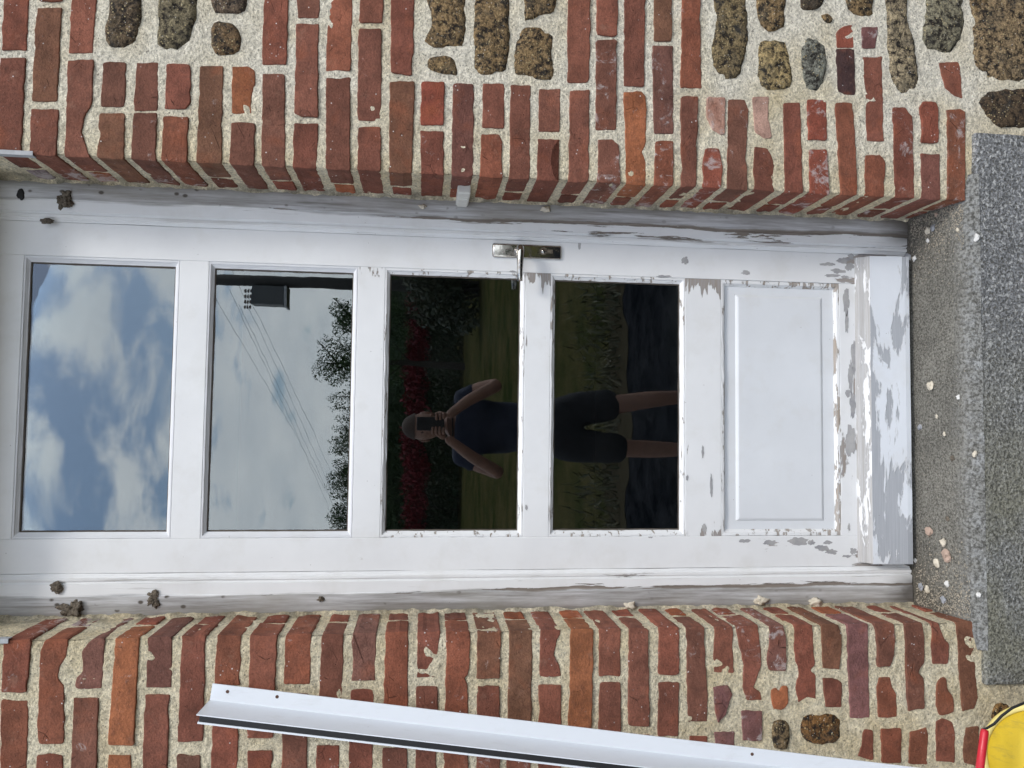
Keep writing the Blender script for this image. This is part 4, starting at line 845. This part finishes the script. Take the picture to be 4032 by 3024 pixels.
for i, (x, wd_) in enumerate([(0.2, 2.4), (4.6, 2.4), (-4.4, 2.4), (-9.3, 2.6), (9.3, 2.6)]):
    e = empty('red_shrub', 'crimson leaved shrub ' + names[i], 'shrub', (x, -32.6, GZ), 'crimson shrubs before the hedge'); V, Fc = [], []
    for k in range(7): leaves(V, Fc, (x + (k - 3) / 3 * wd_, -32.6 + random.uniform(-.2, .2), GZ + 2.0 + random.uniform(-.15, .25)), (.75, .5, .62), 300, .10)
    from_np('foliage', V, Fc, Lr, e, smooth=False); bm = bmesh.new(); [tube_bm(bm, [(x + k * .5, -32.6, GZ), (x + k * .7, -32.6, GZ + 1.8)], [.04, .02], 6) for k in (-2, -1, 0, 1, 2)]; bm_obj('stems', bm, bark, e)
V, Fc = [], []
for i in range(40): leaves(V, Fc, (-20 + i * 1.02, -31.6 + random.uniform(-.3, .3), GZ + .75), (.8, .6, .75 + random.uniform(-.1, .2)), 260, .09)
tag(from_np('border_plants', V, Fc, Lb, None, 'stuff', smooth=False), 'low dark border plants at the far edge of the mirrored lawn', 'plants')
def tree(x, y, h, r, lb):
    e = empty('tree', lb, 'tree', (x, y, GZ), 'trees behind the mirrored hedge'); bm = bmesh.new()
    tube_bm(bm, [(x, y, GZ), (x + .1, y, GZ + h * .4), (x, y, GZ + h * .9)], [.16, .11, .03], 8)
    for k in range(9):
        a = k * 2.4; z = GZ + h * (.35 + .06 * k); tube_bm(bm, [(x, y, z), (x + r * .8 * math.cos(a), y + r * .8 * math.sin(a), z + h * .13)], [.05, .012], 5)
    bm_obj('trunk', bm, bark, e); V, Fc = [], []
    for k in range(26):
        a = k * 2.4; rr_ = r * random.uniform(.2, .95); z = GZ + h * random.uniform(.45, .95); f_ = 1.25 - (z - GZ) / h * .7
        leaves(V, Fc, (x + rr_ * f_ * math.cos(a), y + rr_ * f_ * math.sin(a), z), (r * .44, r * .44, h * .08), 200, .05)
    from_np('crown', V, Fc, Lt, e, smooth=False)
tree(2.4, -30, 6.3, 1.25, 'loose young tree mirrored low in the second pane'); tree(4.5, -31, 5.8, 1.0, 'thin tree mirrored at the lower right corner of the second pane')
for i in range(14):
    x_ = 1.3 - i * .56; y_ = -37.2 + random.uniform(-.3, .3); h_ = 6.0 + random.uniform(-.25, .35)
    e = empty('conifer', 'slim conifer of the close row mirrored along the lower edge of the second pane', 'tree', (x_, y_, GZ), 'conifers in a close row behind the hedge'); V, Fc = [], []
    for k in range(9): t = k / 8; leaves(V, Fc, (x_ + random.uniform(-.1, .1), y_, GZ + h_ * (.55 + .45 * t)), (.46 * (1 - t) + .24, .45, .30), int(150 * (1.1 - t)) + 30, .055)
    from_np('crown', V, Fc, Lt, e, smooth=False); bm = bmesh.new(); tube_bm(bm, [(x_, y_, GZ), (x_, y_, GZ + h_ * .97)], [.09, .015], 6); bm_obj('trunk', bm, bark, e)
for x_, h_, lb in ((-.9, 5.5, 'bushy tree top mirrored at the lower middle edge of the second pane'), (-2.9, 5.7, 'bushy tree top mirrored at the lower left edge of the second pane'), (-4.9, 5.7, 'bushy tree at the left end of the mirrored row'), (8.6, 5.3, 'bushy tree at the right end of the mirrored row')): tree(x_, -36.5, h_ + .45, 1.25, lb)
e = empty('bush', 'dark round bush at the foot of the mirrored utility pole', 'bush', (4.5, -22.0, GZ)); V, Fc = [], []
for k in range(16): leaves(V, Fc, (4.6 + random.uniform(-1.3, 1.3), -21.9 + random.uniform(-.7, .7), GZ + random.uniform(.4, 2.3)), (.75, .6, .6), 260, .10)
from_np('foliage', V, Fc, Lb, e, smooth=False); bm = bmesh.new(); [tube_bm(bm, [(4.5 + k * .2, -22, GZ), (4.5 + k * .5, -22, GZ + 1.9)], [.05, .02], 6) for k in (-2, -1, 0, 1, 2)]; bm_obj('stems', bm, bark, e)
# utility pole with its box, and the wires
dark_ = plain('dark_timber', (.03, .028, .026), .8); pole_x, pole_y = 4.44, -22.7
up = empty('utility_pole', 'dark utility pole with a transformer box mirrored in the second pane', 'utility pole', (pole_x, pole_y, GZ))
bm = bmesh.new(); tube_bm(bm, [(pole_x, pole_y, GZ), (pole_x, pole_y, 8.1)], [.20, .17], 14); bm_obj('pole', bm, dark_, up, smooth=True)
box('transformer_box', pole_x - .78, pole_x - .19, pole_y - .3, pole_y + .3, 5.75, 6.75, plain('dark_grey_steel', (.05, .055, .06), .5), up, .03)
box('lid', pole_x - .84, pole_x - .17, pole_y - .34, pole_y + .34, 5.66, 5.75, plain('light_grey_steel', (.3, .31, .33), .5), up, .01)
0 and box('cross_arm', pole_x - 1.0, pole_x + .7, pole_y - .06, pole_y + .06, 7.3, 7.42, dark_, up, .01)
bm = bmesh.new()
for k in range(4):
    for j in range(3): tube_bm(bm, [(pole_x - .35 - k * .17, pole_y + .1, 6.78 + j * .09), (pole_x - .35 - k * .17, pole_y + .1, 6.83 + j * .09)], [.07, .045], 8)
bm_obj('insulators', bm, plain('brown_ceramic', (.12, .09, .08), .3), up, smooth=True)
wire_m = plain('weathered_cable', (.16, .17, .19), .6)
wl = ['upper right', 'upper left', 'middle', 'lower right', 'lowest']
for k, (dx_, zz_) in enumerate([(-.3, 7.5), (-.75, 7.2), (.3, 7.45), (-.5, 6.9), (-.6, 7.9)]):
    a = Vector((pole_x + dx_ , pole_y, zz_)); b = Vector((-24 + k * 1.2, -95, zz_ + .3)); bm = bmesh.new(); pts = []
    a0 = a + (a - b) * .35; 
    for i in range(25): t = i / 24; p = a.lerp(b, t); p.z -= 1.2 * 4 * t * (1 - t) * .5; pts.append(p)
    tube_bm(bm, pts, .006, 5); tag(bm_obj('power_line', bm, wire_m, smooth=True), 'thin power line crossing the sky in the second pane, %s one' % wl[k], 'power line', 'power lines from the utility pole')
# ------------------------------------------------------------------ the person with the phone
skin = plain('skin', (.28, .15, .105), .6); navy = plain('navy_cotton', (.012, .017, .038), .9); blk = plain('black_shorts', (.012, .012, .015), .9); hair = plain('dark_hair', (.05, .03, .02), .8); shoe = plain('dark_shoes', (.03, .03, .035), .7)
PY = CAM.y - .36
def skin_mesh(verts, edges, sub=2):
    me = bpy.data.meshes.new('s'); me.from_pydata([v[:3] for v in verts], edges, []); o = bpy.data.objects.new('s', me); C.objects.link(o)
    md = o.modifiers.new('k', 'SKIN'); md.use_smooth_shade = True; me.skin_vertices or None
    if not me.skin_vertices: me.skin_vertices.new() if hasattr(me.skin_vertices, 'new') else None
    bm = bmesh.new(); bm.from_mesh(me); lay = bm.verts.layers.skin.verify(); bm.verts.ensure_lookup_table()
    for i, v in enumerate(bm.verts): r = verts[i][3]; v[lay].radius = (r if not isinstance(r, tuple) else r[0], r if not isinstance(r, tuple) else r[1]); v[lay].use_root = (i == 0)
    bm.to_mesh(me); bm.free(); s2 = o.modifiers.new('u', 'SUBSURF'); s2.levels = sub; s2.render_levels = sub
    dg = bpy.context.evaluated_depsgraph_get(); ev = o.evaluated_get(dg); rme = bpy.data.meshes.new_from_object(ev); bpy.data.objects.remove(o); return rme
def add_me(bm, me): bm.from_mesh(me); bpy.data.meshes.remove(me)
def folds(me, a):
    for v in me.vertices:
        p = v.co; n = v.normal; v.co = p + n * (a * mnoise.noise(Vector((p.x * 14, p.y * 14, p.z * 7))) + a * .6 * (1 - abs(mnoise.noise(Vector((p.x * 9 + p.z * 22, p.y * 9, p.z * 18 - p.x * 12)))) * 2))
ps = empty('person', 'person in dark blue t-shirt and black shorts holding up a phone, mirrored in the glass', 'person', (-.02, PY, GZ))
cx_ = -.02
V = [(cx_, PY, .62, (.155, .105)), (cx_, PY, .78, (.135, .10)), (cx_, PY, .98, (.15, .105)), (cx_, PY + .01, 1.10, (.15, .095)), (cx_, PY + .02, 1.175, (.075, .065)), (cx_, PY + .04, 1.25, (.056, .056)),
     (cx_ + .17, PY + .01, 1.13, .060), (cx_ + .225, PY + .06, 1.03, .047), (cx_ + .245, PY + .13, .945, .041), (cx_ + .15, PY + .24, 1.12, .034), (cx_ + .055, PY + .32, 1.245, .026),
     (cx_ - .17, PY + .01, 1.13, .060), (cx_ - .225, PY + .05, 1.02, .047), (cx_ - .262, PY + .11, .925, .041), (cx_ - .16, PY + .23, 1.10, .034), (cx_ - .055, PY + .32, 1.245, .026),
     (cx_ + .10, PY, .52, .088), (cx_ + .155, PY + .03, .16, .058), (cx_ + .18, PY + .02, .0, .054), (cx_ + .205, PY - .03, -.27, .036), (cx_ + .23, PY + .02, -.32, .034), (cx_ + .27, PY + .10, -.335, .026),
     (cx_ - .10, PY, .52, .088), (cx_ - .115, PY + .015, .16, .056), (cx_ - .12, PY - .005, .0, .056), (cx_ - .12, PY - .02, -.27, .037), (cx_ - .135, PY + .04, -.32, .034), (cx_ - .145, PY + .13, -.335, .026)]
E = [(0, 1), (1, 2), (2, 3), (3, 4), (4, 5), (3, 6), (6, 7), (7, 8), (8, 9), (9, 10), (3, 11), (11, 12), (12, 13), (13, 14), (14, 15), (0, 16), (16, 17), (17, 18), (18, 19), (19, 20), (20, 21), (0, 22), (22, 23), (23, 24), (24, 25), (25, 26), (26, 27)]
bm = bmesh.new(); add_me(bm, skin_mesh(V, E))
hb = bmesh.new(); bmesh.ops.create_uvsphere(hb, u_segments=28, v_segments=20, radius=1)
hc = Vector((cx_, PY + .045, 1.362))
for v in hb.verts:
    x, y, z = v.co; k = 1 - .22 * max(0, -z) ** 1.5
    nose = .030 * math.exp(-((x / .16) ** 2) - ((z + .08) / .20) ** 2) if y > 0 else 0
    eye = -.010 * (math.exp(-(((abs(x) - .38) / .16) ** 2) - ((z - .08) / .12) ** 2)) if y > 0 else 0; lip = .006 * math.exp(-((x / .3) ** 2) - ((z + .48) / .07) ** 2) if y > 0 else 0
    v.co = Vector((hc.x + x * .077 * k, hc.y + y * .095 * (1 - .08 * max(0, -z)) + nose + eye + lip, hc.z + z * .118))
t_ = bpy.data.meshes.new('h'); hb.to_mesh(t_); hb.free(); add_me(bm, t_)
for s in (-1, 1):
    eb = bmesh.new(); bmesh.ops.create_icosphere(eb, subdivisions=2, radius=1)
    for v in eb.verts: v.co = Vector((hc.x + s * .078 + v.co.x * .010, hc.y - .005 + v.co.y * .017, hc.z - .005 + v.co.z * .032))
    t_ = bpy.data.meshes.new('h'); eb.to_mesh(t_); eb.free(); add_me(bm, t_)
    # palm, thumb and fingers closing on the phone
    wx = cx_ + s * .055; wy = PY + .32; pc = Vector((s * .038 + 0.0, CAM.y - .022, 1.285))
    palm = [(wx, wy, 1.245, .024), ((wx + pc.x) / 2 + s * .008, CAM.y - .035, 1.268, (.030, .020)), (pc.x + s * .012, CAM.y - .028, 1.30, (.030, .017))]
    add_me(bm, skin_mesh(palm, [(0, 1), (1, 2)], 1))
    for f_ in range(4):
        z0 = 1.315 - f_ * .019; ln = (.9, 1.0, .95, .78)[f_]
        if s > 0 and f_ == 0: fv = [(pc.x + .010, CAM.y - .024, z0, .009), (pc.x + .014, CAM.y - .004, z0 + .012, .0085), (pc.x + .002, CAM.y + .002, z0 + .016, .008)]
        else: fv = [(pc.x + s * .012, CAM.y - .026, z0, .009), (pc.x + s * .016, CAM.y - .005, z0 + .002, .009), (pc.x - s * .004 * ln, CAM.y + .0035, z0 + .003, .0085), (pc.x - s * .024 * ln, CAM.y + .004, z0 + .002, .0075)]
        add_me(bm, skin_mesh(fv, [(i, i + 1) for i in range(len(fv) - 1)], 1))
    tv = [((wx + pc.x) / 2, CAM.y - .044, 1.272, .012), (pc.x - s * .004, CAM.y - .036, 1.29, .010), (pc.x - s * .018, CAM.y - .030, 1.305, .009)]
    add_me(bm, skin_mesh(tv, [(0, 1), (1, 2)], 1))
bm_obj('body', bm, skin, ps, smooth=True)
hb = bmesh.new(); bmesh.ops.create_uvsphere(hb, u_segments=24, v_segments=16, radius=1)
bmesh.ops.delete(hb, geom=[v for v in hb.verts if v.co.z < .25 - .9 * max(0, -v.co.y) and not v.co.y < -.3 or v.co.z < -.45], context='VERTS')
for v in hb.verts: v.co = Vector((hc.x + v.co.x * .083, hc.y - .003 + v.co.y * .101, hc.z + .005 + v.co.z * .123)) * 1.0
bm_obj('hair', hb, hair, ps, smooth=True)
for s in (-1, 1):
    for nm, yo, r in (('eye', .084, .009),):
        eb = bmesh.new(); bmesh.ops.create_icosphere(eb, subdivisions=2, radius=r); bmesh.ops.translate(eb, verts=eb.verts, vec=(hc.x + s * .030, hc.y + yo - .008, hc.z + .010)); bm_obj('eye', eb, hair, ps, smooth=True)
Vs = [(cx_, PY, .60, (.168, .118)), (cx_, PY, .78, (.150, .115)), (cx_, PY, .98, (.166, .120)), (cx_, PY + .01, 1.10, (.162, .106)), (cx_, PY + .02, 1.165, (.09, .08)), (cx_ + .17, PY + .01, 1.13, .074), (cx_ + .222, PY + .055, 1.035, .064), (cx_ - .17, PY + .01, 1.13, .074), (cx_ - .222, PY + .055, 1.035, .064)]
me = skin_mesh(Vs, [(0, 1), (1, 2), (2, 3), (3, 4), (3, 5), (5, 6), (3, 7), (7, 8)]); folds(me, .010); o = link('t_shirt', me, None, ps); me.materials.clear(); me.materials.append(navy)
Vs = [(cx_, PY, .68, (.160, .118)), (cx_, PY, .60, (.165, .12)), (cx_ + .105, PY, .50, .108), (cx_ + .155, PY + .02, .20, .094), (cx_ - .10, PY, .50, .108), (cx_ - .118, PY + .01, .14, .094)]
me = skin_mesh(Vs, [(0, 1), (1, 2), (2, 3), (1, 4), (4, 5)]); folds(me, .012); link('shorts', me, None, ps); me.materials.clear(); me.materials.append(blk)
for s in (-1, 1):
    k_ = .205 if s > 0 else .12
    me = skin_mesh([(cx_ + s * k_, PY - .04, -.315, .042), (cx_ + s * (k_ + .02), PY + .04, -.325, .042), (cx_ + s * (k_ + .05), PY + .13, -.335, .032)], [(0, 1), (1, 2)]); link('shoe', me, None, ps); me.materials.clear(); me.materials.append(shoe)
ph = empty('phone', 'black phone held upright before the face, mirrored in the third pane', 'phone', (0, CAM.y - .012, 1.33))
box('phone_case', -.040, .034, CAM.y - .017, CAM.y - .009, CAM.z - .118, CAM.z + .028, M['black'], ph, .004)
bm = bmesh.new(); [tube_bm(bm, [(x_, CAM.y - .0095, z_), (x_, CAM.y - .0065, z_)], .006, 14) for x_, z_ in ((-.0, CAM.z), (.016, CAM.z - .006), (0, CAM.z - .02))]; bm_obj('lenses', bm, M['black'], ph)
